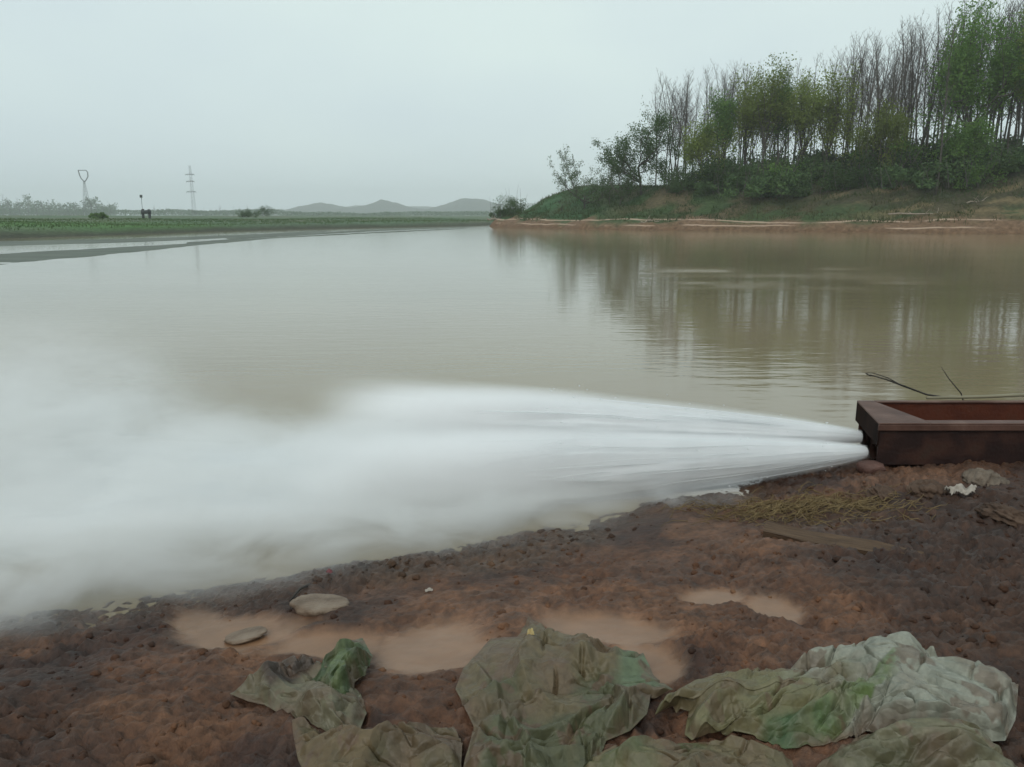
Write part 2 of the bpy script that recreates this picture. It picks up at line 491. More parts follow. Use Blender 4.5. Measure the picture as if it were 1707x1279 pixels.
for lev, amp, sc_, wid, seed_ in ((0.62, 1.0, 0.10, 0.055, 0), (1.25, 1.6, 0.07, 0.06, 30)):
    mp = n.new('ShaderNodeMapping'); mp.inputs['Scale'].default_value = (1, 1, 0.0); mp.inputs['Location'].default_value = (seed_, 0, 0); l.new(tc.outputs['Object'], mp.inputs[0])
    nz = n.new('ShaderNodeTexNoise'); nz.inputs['Scale'].default_value = sc_; nz.inputs['Detail'].default_value = 6; l.new(mp.outputs[0], nz.inputs['Vector'])
    h = n.new('ShaderNodeMath'); h.operation = 'MULTIPLY_ADD'; h.inputs[1].default_value = amp; h.inputs[2].default_value = lev - amp * 0.5; l.new(nz.outputs['Fac'], h.inputs[0])
    d = n.new('ShaderNodeMath'); d.operation = 'SUBTRACT'; l.new(sp.outputs['Z'], d.inputs[0]); l.new(h.outputs[0], d.inputs[1])
    ab = n.new('ShaderNodeMath'); ab.operation = 'ABSOLUTE'; l.new(d.outputs[0], ab.inputs[0])
    mr = n.new('ShaderNodeMapRange'); mr.interpolation_type = 'SMOOTHSTEP'; mr.inputs['From Min'].default_value = wid * 0.6; mr.inputs['From Max'].default_value = wid * 1.7; mr.inputs['To Min'].default_value = 0.9; mr.inputs['To Max'].default_value = 0
    l.new(ab.outputs[0], mr.inputs['Value'])
    n2_ = n.new('ShaderNodeTexNoise'); n2_.inputs['Scale'].default_value = 0.13; n2_.inputs['Detail'].default_value = 4; l.new(mp.outputs[0], n2_.inputs['Vector'])
    m2_ = n.new('ShaderNodeMapRange'); m2_.inputs['From Min'].default_value = 0.42; m2_.inputs['From Max'].default_value = 0.52; l.new(n2_.outputs['Fac'], m2_.inputs['Value'])
    fu_ = n.new('ShaderNodeMath'); fu_.operation = 'MULTIPLY'; l.new(mr.outputs[0], fu_.inputs[0]); l.new(m2_.outputs[0], fu_.inputs[1])
    mxx = n.new('ShaderNodeMix'); mxx.data_type = 'RGBA'; mxx.inputs['B'].default_value = (0.42, 0.31, 0.23, 1)
    l.new(fu_.outputs[0], mxx.inputs['Factor']); l.new(src, mxx.inputs['A']); src = mxx.outputs['Result']
l.new(src, b.inputs['Base Color'])
tag(link('wooded_bank', me, m_wood), kind='structure')
def wood_h(x, y): return float(wood_z(np.array([x]), np.array([y]))[0][0])

# ------------------------------------------------------------------ flat bank (far left) with its mud bars
FLAT = [(-3300, -30), (-110, 8), (-52, 42), (-41, 62), (-37.5, 74), (-34, 96), (-24, 122), (-6.5, 153), (4, 190), (12, 240), (45, 340), (300, 420), (1500, 700), (3300, 900), (3300, 3300), (-3300, 3300)]
def flat_z(x, y):
    s = sdf(x, y, FLAT) + 1.2 * fbm(x * 0.12, y * 0.12, 101, 3)
    z = np.where(s < 0, 0.15 * s, 0.75 * sstep(0, 4, s) + 0.45 * sstep(5, 30, s) + 0.9 * sstep(30, 250, s))
    z = np.maximum(z, -1.5) + sstep(1, 8, s) * (0.5 * fbm(x * 0.06, y * 0.06, 102, 3) + 0.18 * fbm(x * 0.5, y * 0.5, 103, 2))
    return z, s
fx_ = np.concatenate([grow(-110, 1.5, 1.12, -3300)[::-1], spaced((-110, 30, 1.2)), grow(30, 1.5, 1.12, 3300)])
fy_ = np.concatenate([spaced((-30, 200, 1.2)), grow(200, 1.5, 1.07, 3300)])
FX, FY = np.meshgrid(fx_, fy_, indexing='ij')
FZ, FS = flat_z(FX, FY)
me = grid_mesh('flat_bank', fx_, fy_, FZ)
a = np.zeros(FX.shape + (3,)) + np.array([0.095, 0.145, 0.085])
a = mixc(a, [0.12, 0.14, 0.09], sstep(-0.1, 0.15, fbm(FX * 0.05, FY * 0.05, 111, 4)))
a = mixc(a, [0.075, 0.16, 0.045], blobm := sstep(16, 4, np.hypot((FX + 47) * 0.8, (FY - 88) * 0.6)))
a = mixc(a, [0.055, 0.06, 0.04], sstep(3.5, 0.8, FS + 1.5 * fbm(FX * 0.2, FY * 0.2, 112, 3)))
col_attr(me, 'albedo', a.reshape(-1, 3))
tag(link('flat_bank', me, m_bank), kind='structure')
def flat_h(x, y): return float(flat_z(np.array([x]), np.array([y]))[0][0])

def mud_bar(px_top, px_bot, top, seed):
    """low wet mud bar in the water, its outline read off the shallow strips"""
    up = [at_z(*p)[:2] for p in px_top]; lo = [at_z(*p)[:2] for p in px_bot]
    poly = up + lo[::-1]
    P = np.array(poly)
    n1, n2 = 260, 60
    t = np.linspace(0, 1, n1)
    def res(L):
        L = np.array(L); d = np.r_[0, np.cumsum(np.hypot(*np.diff(L, axis=0).T))]; d /= d[-1]
        return np.stack([np.interp(t, d, L[:, 0]), np.interp(t, d, L[:, 1])], -1)
    A, B = res(up), res(lo)
    v = np.linspace(-0.15, 1.15, n2)
    G = A[:, None] * (1 - v)[None, :, None] + B[:, None] * v[None, :, None]
    x, y = G[..., 0], G[..., 1]
    end = sstep(0, 0.02, t) * sstep(1.0, 0.9, t)
    prof = (sstep(-0.05, 0.25, v) * sstep(1.05, 0.75, v))[None, :] * end[:, None]
    z = -0.05 + prof * (0.05 + top + 0.09 * fbm(x * 0.16, y * 0.4, seed, 4)) + 0.0
    V = np.stack([x, y, z], -1).reshape(-1, 3)
    i = np.arange(n1 - 1)[:, None] * n2 + np.arange(n2 - 1)[None, :]
    q = np.stack([i, i + 1, i + n2 + 1, i + n2], -1).reshape(-1, 4)
    me = mesh_np('mudflat', V, q)
    o = link('mudflat', me, m_flat); tag(o, kind='structure')
    return o
m_flat = noise_mat('wet_mud', [(0.3, (0.06, 0.075, 0.055)), (0.7, (0.12, 0.135, 0.105))], scale=0.25, rough=0.6, bump=0.3, bscale=2.0, stretch=(1, 3, 1), spec=0.2)
mud_bar([(-250, 405), (0, 402), (250, 397), (420, 391), (560, 384)], [(-250, 416), (0, 412), (250, 404), (420, 395), (560, 386)], 0.05, 1)
mud_bar([(-250, 432), (0, 421), (160, 413), (330, 404), (480, 394)], [(-250, 468), (0, 449), (160, 430), (330, 410), (480, 396)], 0.02, 2)
mud_bar([(300, 404.5), (430, 397.2), (600, 388.6), (790, 380.3)], [(300, 407), (430, 399), (600, 390), (790, 381)], 0.04, 4)
mud_bar([(370, 397), (500, 389.5), (650, 382), (800, 377.5)], [(370, 400), (500, 393), (650, 384.5), (800, 378.6)], 0.06, 3)

# ------------------------------------------------------------------ distant hills
def hill_mesh(x0, x1, y, prof, depth, seed):
    xs = np.linspace(x0, x1, 260); ys = np.linspace(y - depth, y + depth, 30)
    X, Y = np.meshgrid(xs, ys, indexing='ij')
    h = np.interp(xs, [p[0] for p in prof], [p[1] for p in prof])
    Z = (h[:, None] * np.clip(1 - ((ys - y) / depth) ** 2, 0, 1)[None, :]) * (1 + 0.45 * fbm(X * 0.012, Y * 0.012, seed, 4)) + 7 * fbm(X * 0.025, Y * 0.025, seed + 3, 4) - 1
    return grid_mesh('hills', xs, ys, Z)
m_hill = noise_mat('hill_scrub', [(0.3, (0.035, 0.05, 0.03)), (0.7, (0.07, 0.075, 0.05))], scale=0.05, rough=0.9, spec=0.05)
def hill_px(prof, y, depth, seed):
    P = []
    for X, Y in prof:
        p = at_y(X, Y, y); P.append((p[0], max(p[2], 0)))
    return link('hills', hill_mesh(P[0][0], P[-1][0], y, P, depth, seed), m_hill)
tag(hill_px([(400, 357), (470, 354), (505, 345), (530, 339), (552, 342), (575, 347), (604, 344), (640, 334), (662, 339), (690, 347), (715, 349), (745, 341), (770, 333), (805, 334), (830, 340), (880, 344), (930, 348), (1010, 356)], 2300, 300, 6), kind='structure')
tag(hill_px([(300, 358), (420, 353), (520, 349), (590, 343), (680, 345), (740, 347), (860, 338), (940, 345), (1040, 356)], 3000, 260, 16), kind='structure')

# ------------------------------------------------------------------ water
jx = np.concatenate([grow(-9, 0.1, 1.15, -3300)[::-1], spaced((-9, 3.4, 0.05)), grow(3.4, 0.08, 1.12, 3300)])
jy = np.concatenate([grow(2.0, 0.1, 1.3, -40)[::-1], spaced((2.0, 8.5, 0.05)), grow(8.5, 0.07, 1.06, 3300)])
WXX, WYY = np.meshgrid(jx, jy, indexing='ij')
def foam_mask(x, y):
    # churned white water under and around the two jets, widening to the left
    t = np.clip((2.4 - x) / 5.5, 0, 1.6)
    cy = 5.12 - 0.25 * t
    w = 0.16 + 1.15 * t ** 0.9
    d = np.abs(y - cy) / w
    f = 1 - sstep(0.55, 1.15, d + 0.5 * fbm(x * 1.2, y * 3.0, 121, 4))
    return f * sstep(2.5, 2.3, x) * (1 - 0.5 * sstep(0.7, 1.5, t))
FM = foam_mask(WXX, WYY)
NEARW = (WXX > -9) & (WXX < 3.4) & (WYY > 2) & (WYY < 8.5)
Zw = np.where(NEARW, FM * (0.13 * fbm(WXX * 2.2, WYY * 4.5, 131, 4) + 0.02), 0.0)
me = grid_mesh('water', jx, jy, Zw)
flt_attr(me, 'foam', FM.ravel())
c1 = at_z(1300, 458); c2 = at_z(1180, 470)
ruf = np.exp(-((WYY - 25.0 - 0.10 * (WXX - 9)) / 1.6) ** 2) * sstep(2.5, 6.5, WXX) * sstep(30, 16, WXX)
ruf = np.maximum(ruf, 0.8 * np.exp(-((WYY - 21.5 - 0.12 * (WXX - 9)) / 2.2) ** 2) * sstep(2.0, 5, WXX) * sstep(13, 8, WXX))
ruf *= 0.85 * sstep(-0.05, 0.22, fbm(WXX * 0.35, WYY * 1.6, 141, 3))
flt_attr(me, 'ruffle', ruf.ravel())
m_water, n, l, b = mat_base('silty_water')
tc = n.new('ShaderNodeTexCoord')
fa = n.new('ShaderNodeAttribute'); fa.attribute_name = 'foam'
ru = n.new('ShaderNodeAttribute'); ru.attribute_name = 'ruffle'
mp = n.new('ShaderNodeMapping'); mp.inputs['Scale'].default_value = (0.35, 1.0, 1)
l.new(tc.outputs['Object'], mp.inputs['Vector'])
n1 = n.new('ShaderNodeTexNoise'); n1.inputs['Scale'].default_value = 1.1; n1.inputs['Detail'].default_value = 3
n2 = n.new('ShaderNodeTexNoise'); n2.inputs['Scale'].default_value = 5.0; n2.inputs['Detail'].default_value = 3
l.new(mp.outputs['Vector'], n1.inputs['Vector']); l.new(mp.outputs['Vector'], n2.inputs['Vector'])
b1 = n.new('ShaderNodeBump'); b1.inputs['Distance'].default_value = 0.05; b1.inputs['Strength'].default_value = 0.10
b2 = n.new('ShaderNodeBump'); b2.inputs['Distance'].default_value = 0.05
mul = n.new('ShaderNodeMath'); mul.operation = 'MULTIPLY_ADD'; mul.inputs[1].default_value = 0.9; mul.inputs[2].default_value = 0.085
l.new(ru.outputs['Fac'], mul.inputs[0]); l.new(mul.outputs[0], b2.inputs['Strength'])
l.new(n1.outputs['Fac'], b1.inputs['Height']); l.new(n2.outputs['Fac'], b2.inputs['Height']); l.new(b1.outputs['Normal'], b2.inputs['Normal'])
l.new(b2.outputs['Normal'], b.inputs['Normal'])
silt = n.new('ShaderNodeTexNoise'); silt.inputs['Scale'].default_value = 0.12; silt.inputs['Detail'].default_value = 3
l.new(mp.outputs['Vector'], silt.inputs['Vector'])
sr = ramp(n, [(0.35, (0.200, 0.160, 0.092)), (0.65, (0.255, 0.206, 0.134))])
l.new(silt.outputs['Fac'], sr.inputs['Fac'])
fm = n.new('ShaderNodeMix'); fm.data_type = 'RGBA'; fm.inputs['B'].default_value = (0.72, 0.74, 0.75, 1)
l.new(fa.outputs['Fac'], fm.inputs['Factor']); l.new(sr.outputs['Color'], fm.inputs['A'])
l.new(fm.outputs['Result'], b.inputs['Base Color'])
rm = n.new('ShaderNodeMapRange'); rm.inputs['To Min'].default_value = 0.06; rm.inputs['To Max'].default_value = 0.6
l.new(fa.outputs['Fac'], rm.inputs['Value']); ra_ = n.new('ShaderNodeMath'); ra_.operation = 'MULTIPLY_ADD'; ra_.inputs[1].default_value = 0.28
l.new(ru.outputs['Fac'], ra_.inputs[0]); l.new(rm.outputs['Result'], ra_.inputs[2]); l.new(ra_.outputs[0], b.inputs['Roughness'])
b.inputs['IOR'].default_value = 1.36
tag(link('water', me, m_water), kind='structure')

# ================================================================== VEGETATION
m_bark = noise_mat('dark_bark', [(0.3, (0.055, 0.052, 0.045)), (0.7, (0.11, 0.10, 0.085))], scale=3, rough=0.9, spec=0.1, obj_var=0.25)
m_twig = noise_mat('bare_twigs', [(0.3, (0.085, 0.078, 0.072)), (0.7, (0.14, 0.125, 0.115))], scale=2, rough=0.9, spec=0.1, obj_var=0.25)
def leaf_mat(name, dark, light, tr=0.5):
    return noise_mat(name, [(0.3, dark), (0.7, light)], scale=0.9, detail=3, rough=0.7, spec=0.15, translucent=tr, obj_var=0.2)
m_leaf_dark = leaf_mat('dark_leaves', (0.04, 0.080, 0.026), (0.075, 0.13, 0.04))
m_leaf_mid = leaf_mat('spring_leaves', (0.088, 0.17, 0.042), (0.15, 0.255, 0.066))
m_leaf_yel = leaf_mat('young_yellow_leaves', (0.16, 0.21, 0.048), (0.24, 0.30, 0.08))
m_leaf_deep = leaf_mat('shade_leaves', (0.052, 0.098, 0.038), (0.098, 0.16, 0.056), 0.2)

def branch(p, d, L, nseg, rg, wob=0.12, lift=0.0):
    pts = [np.array(p, float)]; d = np.array(d, float); d /= np.linalg.norm(d)
    for k in range(nseg):
        d = d + rg.normal(size=3) * wob + np.array([0, 0, lift]); d /= np.linalg.norm(d)
        pts.append(pts[-1] + d * L / nseg)
    return np.array(pts)

def poplar_meshes(seed, H, leaves=0, fork=False):
    """tall slender tree, steep bare boughs; returns trunk mesh, twig mesh, leaf centres"""
    rg = np.random.default_rng(seed)
    tr, tw = Tubes(), Tubes(); lc = []
    trunk = branch((0, 0, -0.3), (rg.normal() * 0.04, rg.normal() * 0.04, 1), H, 14, rg, 0.035, 0.03)
    r0 = H * 0.0062
    rad = r0 * (1 - np.linspace(0, 1, 15)) ** 0.8 + 0.012
    tr.add(trunk, rad, 6)
    boles = [(trunk, rad)]
    if fork:
        k = rg.integers(4, 7)
        f = branch(trunk[k], (rg.normal() * 0.5, rg.normal() * 0.5, 1.6), H * (1 - k / 14) * 0.9, 9, rg, 0.05, 0.08)
        fr = rad[k] * 0.8 * (1 - np.linspace(0, 1, 10)) ** 0.8 + 0.012
        tr.add(f, fr, 5); boles.append((f, fr))
    for pts, rr in boles:
        m = len(pts)
        nb = int(26 + 12 * rg.random())
        for i in range(nb):
            t = (0.28 + 0.7 * (i + rg.random()) / nb) if pts is trunk else (0.1 + 0.88 * (i + rg.random()) / nb)
            k = t * (m - 1); k0 = int(k); p = pts[k0] + (pts[min(k0 + 1, m - 1)] - pts[k0]) * (k - k0)
            az = rg.uniform(0, 2 * math.pi); el = rg.uniform(0.75, 1.7)
            L = H * (0.075 + 0.19 * (1 - t) * rg.uniform(0.5, 1.2))
            bpts = branch(p, (math.cos(az), math.sin(az), el), L, 4, rg, 0.1, 0.12)
            tw.add(bpts, np.linspace(max(0.016, rr[k0] * 0.38), 0.008, 5), 3, False)
            for j in range(int(3 + L * 1.6)):
                q = bpts[rg.integers(1, 5)]
                a2 = rg.uniform(0, 2 * math.pi)
                tpts = branch(q, (math.cos(a2) * 0.7, math.sin(a2) * 0.7, rg.uniform(0.4, 1.4)), L * rg.uniform(0.18, 0.45), 2, rg, 0.12, 0.1)
                tw.add(tpts, [0.011, 0.008, 0.004], 3, False)
                if leaves: lc.append(tpts[1:])
            if leaves: lc.append(bpts[1:])
    L_ = None
    if leaves:
        c = np.concatenate(lc)
        c = c[rg.integers(0, len(c), leaves)] + rg.normal(size=(leaves, 3)) * 0.28
        L_ = c
    return tr.mesh('trunk'), tw.mesh('twigs'), L_

def spreading_meshes(seed, H, width, leaves, lean=(0, 0), fork_at=0.28, up=0.5, spread=0.3, limbs=8, depth=3):
    """broad tree: short trunk forking into spreading limbs; leaf centres on the outer twigs"""
    rg = np.random.default_rng(seed)
    tr, tw = Tubes(), Tubes(); tips = []
    hb = H * fork_at
    trunk = branch((0, 0, -0.3), (lean[0], lean[1], 1), hb + 0.3, 6, rg, 0.06)
    r0 = H * 0.02
    tr.add(trunk, np.linspace(r0, r0 * 0.7, 7), 7)
    def rec(p, d, L, r, dep):
        pts = branch(p, d, L, 5, rg, 0.13, 0.05)
        (tr if dep >= depth - 1 else tw).add(pts, np.linspace(r, r * 0.45, 6), 5 if dep >= depth - 1 else 3, False)
        if dep == 0:
            tips.append(pts[2:]); return
        for k in range(rg.integers(3, 6)):
            q = pts[rg.integers(2, 6)]
            dd = (pts[-1] - pts[-2]); dd /= np.linalg.norm(dd)
            nd = dd + rg.normal(size=3) * 0.62 + np.array([0, 0, 0.16])
            rec(q, nd, L * rg.uniform(0.5, 0.75), max(r * 0.45, 0.01), dep - 1)
        tips.append(pts[3:])
    for i in range(limbs):
        az = 2 * math.pi * (i + rg.random() * 0.7) / limbs
        p = trunk[rg.integers(3, 7)]
        e = up * rg.uniform(0.6, 2.2)
        d = np.array([math.cos(az) * width / H * 1.6, math.sin(az) * width / H * 1.6, e])
        rec(p, d, (H - hb) * rg.uniform(0.42, 0.62), r0 * 0.5, depth)
    c = np.concatenate(tips)
    # bring the grown tree to its height and spread
    top = np.percentile(c[:, 2], 99); half = np.percentile(np.hypot(c[:, 0] - c[:, 0].mean(), c[:, 1] - c[:, 1].mean()), 95)
    sx, sz = width * 0.5 / half, H / top
    for T in (tr, tw): T.v = [v * np.array([sx, sx, sz]) for v in T.v]
    c = c * np.array([sx, sx, sz])
    if leaves:
        c = c[rg.integers(0, len(c), leaves)] + rg.normal(size=(leaves, 3)) * spread
    return tr.mesh('trunk'), tw.mesh('twigs'), (c if leaves else None)

def tree_thing(name, label, cat, tr, tw, lc, leaf_m, leaf_s, loc, rz=0, scale=1.0, group=None, seed=0):
    t = thing(name, label, cat, loc, rz, group)
    link('trunk', tr, m_bark, t)
    if lc is not None:
        cm = leaf_mesh('crown', lc, leaf_s, seed)
        crown = link('crown', cm, leaf_m, t)
        link('twigs', tw, m_twig, crown)
    else:
        link('crown', tw, m_twig, t)
    t.scale = (scale,) * 3
    return t

def bush_mesh(seed, w, h, n, leaf=0.13, stems=14):
    rg = np.random.default_rng(seed)
    k = 16
    cen = np.stack([rg.normal(0, w * 0.3, k), rg.normal(0, w * 0.25, k), rg.uniform(0.12, 0.8, k) * h * np.exp(-rg.random(k) * 0.4)], -1)
    rad = rg.uniform(0.16, 0.34, k) * h
    i = rg.integers(0, k, n)
    u = rg.normal(size=(n, 3)); u /= np.linalg.norm(u, axis=1)[:, None]
    c = cen[i] + u * (rad[i] * rg.random(n) ** 0.4)[:, None] * np.array([1.2, 1.2, 0.95])
    c[:, 2] = np.abs(c[:, 2])
    # shoots above the mass
    s = Tubes()
    for j in range(stems):
        p = branch((rg.normal(0, w * 0.25), rg.normal(0, w * 0.2), 0), (rg.normal() * 0.3, rg.normal() * 0.3, 1), h * rg.uniform(0.7, 1.25), 5, rg, 0.1, 0.05)
        s.add(p, np.linspace(0.035, 0.01, 6), 3, False)
    return leaf_mesh('foliage', c, leaf, seed), s.mesh('stems')

def bush_thing(name, label, cat, fm, sm, mat, loc, rz=0, scale=1.0, group=None):
    t = thing(name, label, cat, loc, rz, group)
    link('foliage', fm, mat, t); link('stems', sm, m_twig, t)
    t.scale = (scale,) * 3 if not isinstance(scale, tuple) else scale
    return t

def on_wood(X, y):
    """point on the wooded bank under photo column X at depth y"""
    fd = y * math.cos(_p)
    x = (X - 853.5) / FPX * (fd + 0.0) 
    # depth along the view axis grows a little with height; close enough at this range
    return x, y, wood_h(x, y)

# bare poplars of the grove
pop_protos = []
for k in range(6):
    H = [17.5, 15.5, 18.5, 14.0, 16.5, 19.0][k]
    tr, tw, _ = poplar_meshes(200 + k, H, 0, fork=(k % 2 == 1))
    pop_protos.append((tr, tw, H))
rg = np.random.default_rng(5)
SKY_X = [1040, 1070, 1100, 1150, 1200, 1300, 1350, 1400, 1450, 1500, 1560, 1640, 1710, 1900]
SKY_Y = [215, 150, 122, 118, 104, 104, 88, 62, 52, 28, 2, -12, -25, -60]
protos_t = {}
def place_poplar(X, y, Ytop, label, group, kind=None, rz=None, h_over=None, leaf=None):
    x, yy, z = on_wood(X, y)
    top = at_y(X, Ytop, y)[2]
    k = rg.integers(0, 6) if kind is None else kind
    tr, tw, H = pop_protos[k]
    s = max((top - z) / H, 0.25)
    if k not in protos_t:
        t = tree_thing('poplar_tree', label, 'tree', tr, tw, None, None, 0, (x, yy, z), rg.uniform(0, 6.28), s, group)
        protos_t[k] = t
    else:
        t = dup(protos_t[k], (x, yy, z), rg.uniform(0, 6.28), s, label)
    return t
GLAB = 'tall slender bare poplar among its like in the grove on the far wooded bank'
GGRP = 'bare poplars of the grove'
for i in range(118):
    u = i / 117
    X = 1098 + 740 * u + rg.normal() * 9
    y = rg.uniform(118, 138) - 20 * sstep(1150, 1650, X)
    Yt = float(np.interp(X, SKY_X, SKY_Y)) + abs(rg.normal()) * 26 - 8
    place_poplar(X, y, Yt, GLAB, GGRP)
# front row on the crest, shorter
for X in (1112, 1126, 1150, 1335, 1396, 1418, 1442, 1472, 1490, 1515, 1535, 1555, 1575, 1592, 1622, 1640, 1652, 1668, 1684, 1368, 1408, 1430, 1460, 1482, 1505, 1520, 1548, 1562, 1700, 1725):
    y = 117 - 20 * sstep(1150, 1600, X) + rg.normal() * 1.8
    place_poplar(X, float(y), float(np.interp(X, SKY_X, SKY_Y)) + rg.uniform(0, 40), GLAB, GGRP)

# distinct trees along the crest
def put(X, y): 
    x, yy, z = on_wood(X, y); return (x, yy, z - 0.1)
tr, tw, lc = spreading_meshes(11, 10.6, 11.0, 15000, lean=(-0.12, 0), fork_at=0.3, spread=0.30)
tree_thing('broadleaf_tree', 'round-crowned young green tree with dark forked trunk on the crest left of the grove', 'tree', tr, tw, lc, m_leaf_dark, 0.11, put(1068, 115), 0.3, 1.0, seed=1)
tr, tw, lc = spreading_meshes(12, 8.6, 9.5, 5200, lean=(0.15, 0), fork_at=0.2, up=0.3, spread=0.16, limbs=7)
tree_thing('broadleaf_tree', 'small dark spreading tree with tiered twiggy branches at the bare end of the crest', 'tree', tr, tw, lc, m_leaf_deep, 0.095, put(974, 119), 1.0, 1.0, seed=2)
tr, tw, _ = poplar_meshes(61, 7.6)
tree_thing('sapling_tree', 'thin leaning bare sapling between the tiered tree and the round green tree', 'tree', tr, tw, None, None, 0, put(1015, 117), 0, 0.95)
tr, tw, lc = spreading_meshes(13, 5.6, 5.0, 2600, fork_at=0.25, spread=0.25, limbs=6)
tree_thing('broadleaf_tree', 'low multi-stemmed sparse shrub tree under the round green tree', 'tree', tr, tw, lc, m_leaf_dark, 0.08, put(1032, 112), 0, 1.0, seed=3)
rgs = np.random.default_rng(3)
sb = Tubes(); sb.add(branch((0, 0, -0.2), (-0.35, 0, 1), 1.7, 6, rgs, 0.18), np.linspace(0.09, 0.05, 7), 6)
for k in range(7): sb.add(branch((-0.45, 0, 1.35), (rgs.normal(), rgs.normal(), 1.0), rgs.uniform(0.5, 1.6), 4, rgs, 0.25), np.linspace(0.03, 0.008, 5), 3, False)
t = thing('sapling_tree', 'crooked dead stub of a tree at the tip of the crest', 'tree', put(937, 121)); link('trunk', sb.mesh('trunk'), m_bark, t)

tr, tw, lc = spreading_meshes(14, 18.0, 11.0, 17000, lean=(0.12, 0), fork_at=0.3, up=0.75, spread=0.55, limbs=9)
tree_thing('broadleaf_tree', 'big dense green tree with a leaning dark trunk, tallest leafy crown of the grove', 'tree', tr, tw, lc, m_leaf_mid, 0.15, put(1602, 95), 0.6, 1.0, seed=4)
tr, tw, lc = poplar_meshes(62, 19, 12000)
tree_thing('leafing_poplar_tree', 'yellow-green leafing tree at the right edge beside the big dense green tree', 'tree', tr, tw, lc, m_leaf_yel, 0.14, put(1700, 92), 0, 1.0, seed=5)
YLAB = 'pale yellow-green leafing tree in the left half of the grove'
specs = [(1165, 114, 8.5, 65), (1195, 113, 11.5, 66), (1235, 112, 13.8, 67), (1262, 109, 14.6, 68), (1290, 110, 14.2, 69), (1330, 107, 13.0, 70), (1370, 105, 12.0, 71)]
for X, y, H, sd in specs:
    tr, tw, lc = spreading_meshes(sd, H, 6.4, 6500, fork_at=0.25, up=1.3, spread=0.42, limbs=8)
    tree_thing('leafing_tree', YLAB, 'tree', tr, tw, lc, m_leaf_yel if sd % 3 else m_leaf_mid, 0.13, put(X, y), sd, 1.0, 'yellow-green trees of the grove', seed=sd)
tr, tw, lc = spreading_meshes(81, 8.0, 6.0, 9500, fork_at=0.15, up=0.9, spread=0.4, limbs=8)
tree_thing('leafing_tree', 'low olive-green bushy tree at the foot of bare poplars in the grove', 'tree', tr, tw, lc, m_leaf_yel, 0.115, put(1462, 99), 0, 1.0, seed=8)
tr, tw, lc = spreading_meshes(82, 6.5, 5.0, 8000, fork_at=0.15, up=0.9, spread=0.4, limbs=8)
tree_thing('leafing_tree', 'dark green bushy tree in front of the leaning trunk of the big green tree', 'tree', tr, tw, lc, m_leaf_mid, 0.12, put(1600, 93), 0, 1.0, seed=9)

# understory along the grove's edge
bm = [bush_mesh(300 + k, (4.2, 3.4, 5.0, 3.0)[k], (3.0, 3.6, 2.4, 3.2)[k], (2400, 1500, 2000, 1300)[k], 0.12) for k in range(4)]
BLAB = 'dark leafy undergrowth bush along the foot of the grove'
bush_proto = {}
for i in range(64):
    X = 1175 + 640 * i / 63 + rg.normal() * 6
    y = 109 - 15 * sstep(1150, 1700, X) + rg.uniform(-3.5, 5)
    x, yy, z = on_wood(X, float(y))
    k = int(rg.integers(0, 4)); s = float(rg.uniform(0.8, 1.5))
    if k not in bush_proto:
        bush_proto[k] = bush_thing('undergrowth_bush', BLAB, 'bush', bm[k][0], bm[k][1], (m_leaf_deep, m_leaf_dark, m_leaf_deep, m_leaf_mid)[k], (x, yy, z - 0.2), rg.uniform(0, 6), s, 'undergrowth bushes of the grove')
    else:
        dup(bush_proto[k], (x, yy, z - 0.2), rg.uniform(0, 6), s)
for i in range(44):
    X = 1185 + 620 * i / 43 + rg.normal() * 6
    y = 117 - 17 * sstep(1150, 1700, X) + rg.uniform(0, 6)
    x, yy, z = on_wood(X, float(y))
    dup(bush_proto[int(rg.integers(0, 4))], (x, yy, z - 0.3), rg.uniform(0, 6), float(rg.uniform(0.6, 1.7)))
f, s_ = bush_mesh(320, 4.6, 4.4, 5200, 0.10)
bush_thing('thicket_bush', 'dense blue-green thicket standing on the crest right of the round green tree', 'bush', f, s_, m_leaf_deep, put(1128, 111), 0, (1.0, 0.8, 1.05))
f, s_ = bush_mesh(321, 5.0, 4.4, 4500, 0.10)
bush_thing('shore_bush', 'hazy grey-green thicket at the tip of the wooded bank', 'bush', f, s_, m_leaf_dark, (0.6, 141, max(wood_h(0.6, 141), 0.2)), 0, (1.05, 1, 1.1))
f, s_ = bush_mesh(322, 3.0, 2.6, 2600, 0.10)
bush_thing('shore_bush', 'lower bush beside the hazy thicket at the bank tip', 'bush', f, s_, m_leaf_dark, (-1.6, 140, max(wood_h(-1.6, 140), 0.1)), 0, 1.0)

# grass on both far banks: stuff
def grass_mesh(pts, hgt, width, seed):
    rg2 = np.random.default_rng(seed); n = len(pts)
    a = rg2.uniform(0, math.pi, n); w = width * rg2.uniform(0.6, 1.4, n); h = hgt * rg2.uniform(0.5, 1.5, n)
    dx = np.stack([np.cos(a) * w, np.sin(a) * w, np.zeros(n)], -1)
    tip = pts + np.stack([rg2.normal(0, 0.35, n) * h, rg2.normal(0, 0.35, n) * h, h], -1)
    v = np.stack([pts - dx, pts + dx, tip], 1).reshape(-1, 3)
    return mesh_np('grass', v, None, np.arange(n * 3).reshape(-1, 3), smooth=False)
def scatter_wood(n, seed, smin, smax):
    r2 = np.random.default_rng(seed); x = r2.uniform(-4, 75, n * 4); y = r2.uniform(66, 150, n * 4)
    z, s = wood_z(x, y); k = (s > smin) & (s < smax) & (fbm(x * 0.3, y * 0.3, seed, 3) > -0.12)
    return np.stack([x, y, z - 0.03], -1)[k][:n]
m_grass = noise_mat('bank_grass', [(0.3, (0.035, 0.07, 0.025)), (0.55, (0.07, 0.085, 0.035)), (0.75, (0.12, 0.10, 0.055))], scale=0.15, detail=4, rough=0.85, spec=0.1, translucent=0.25)
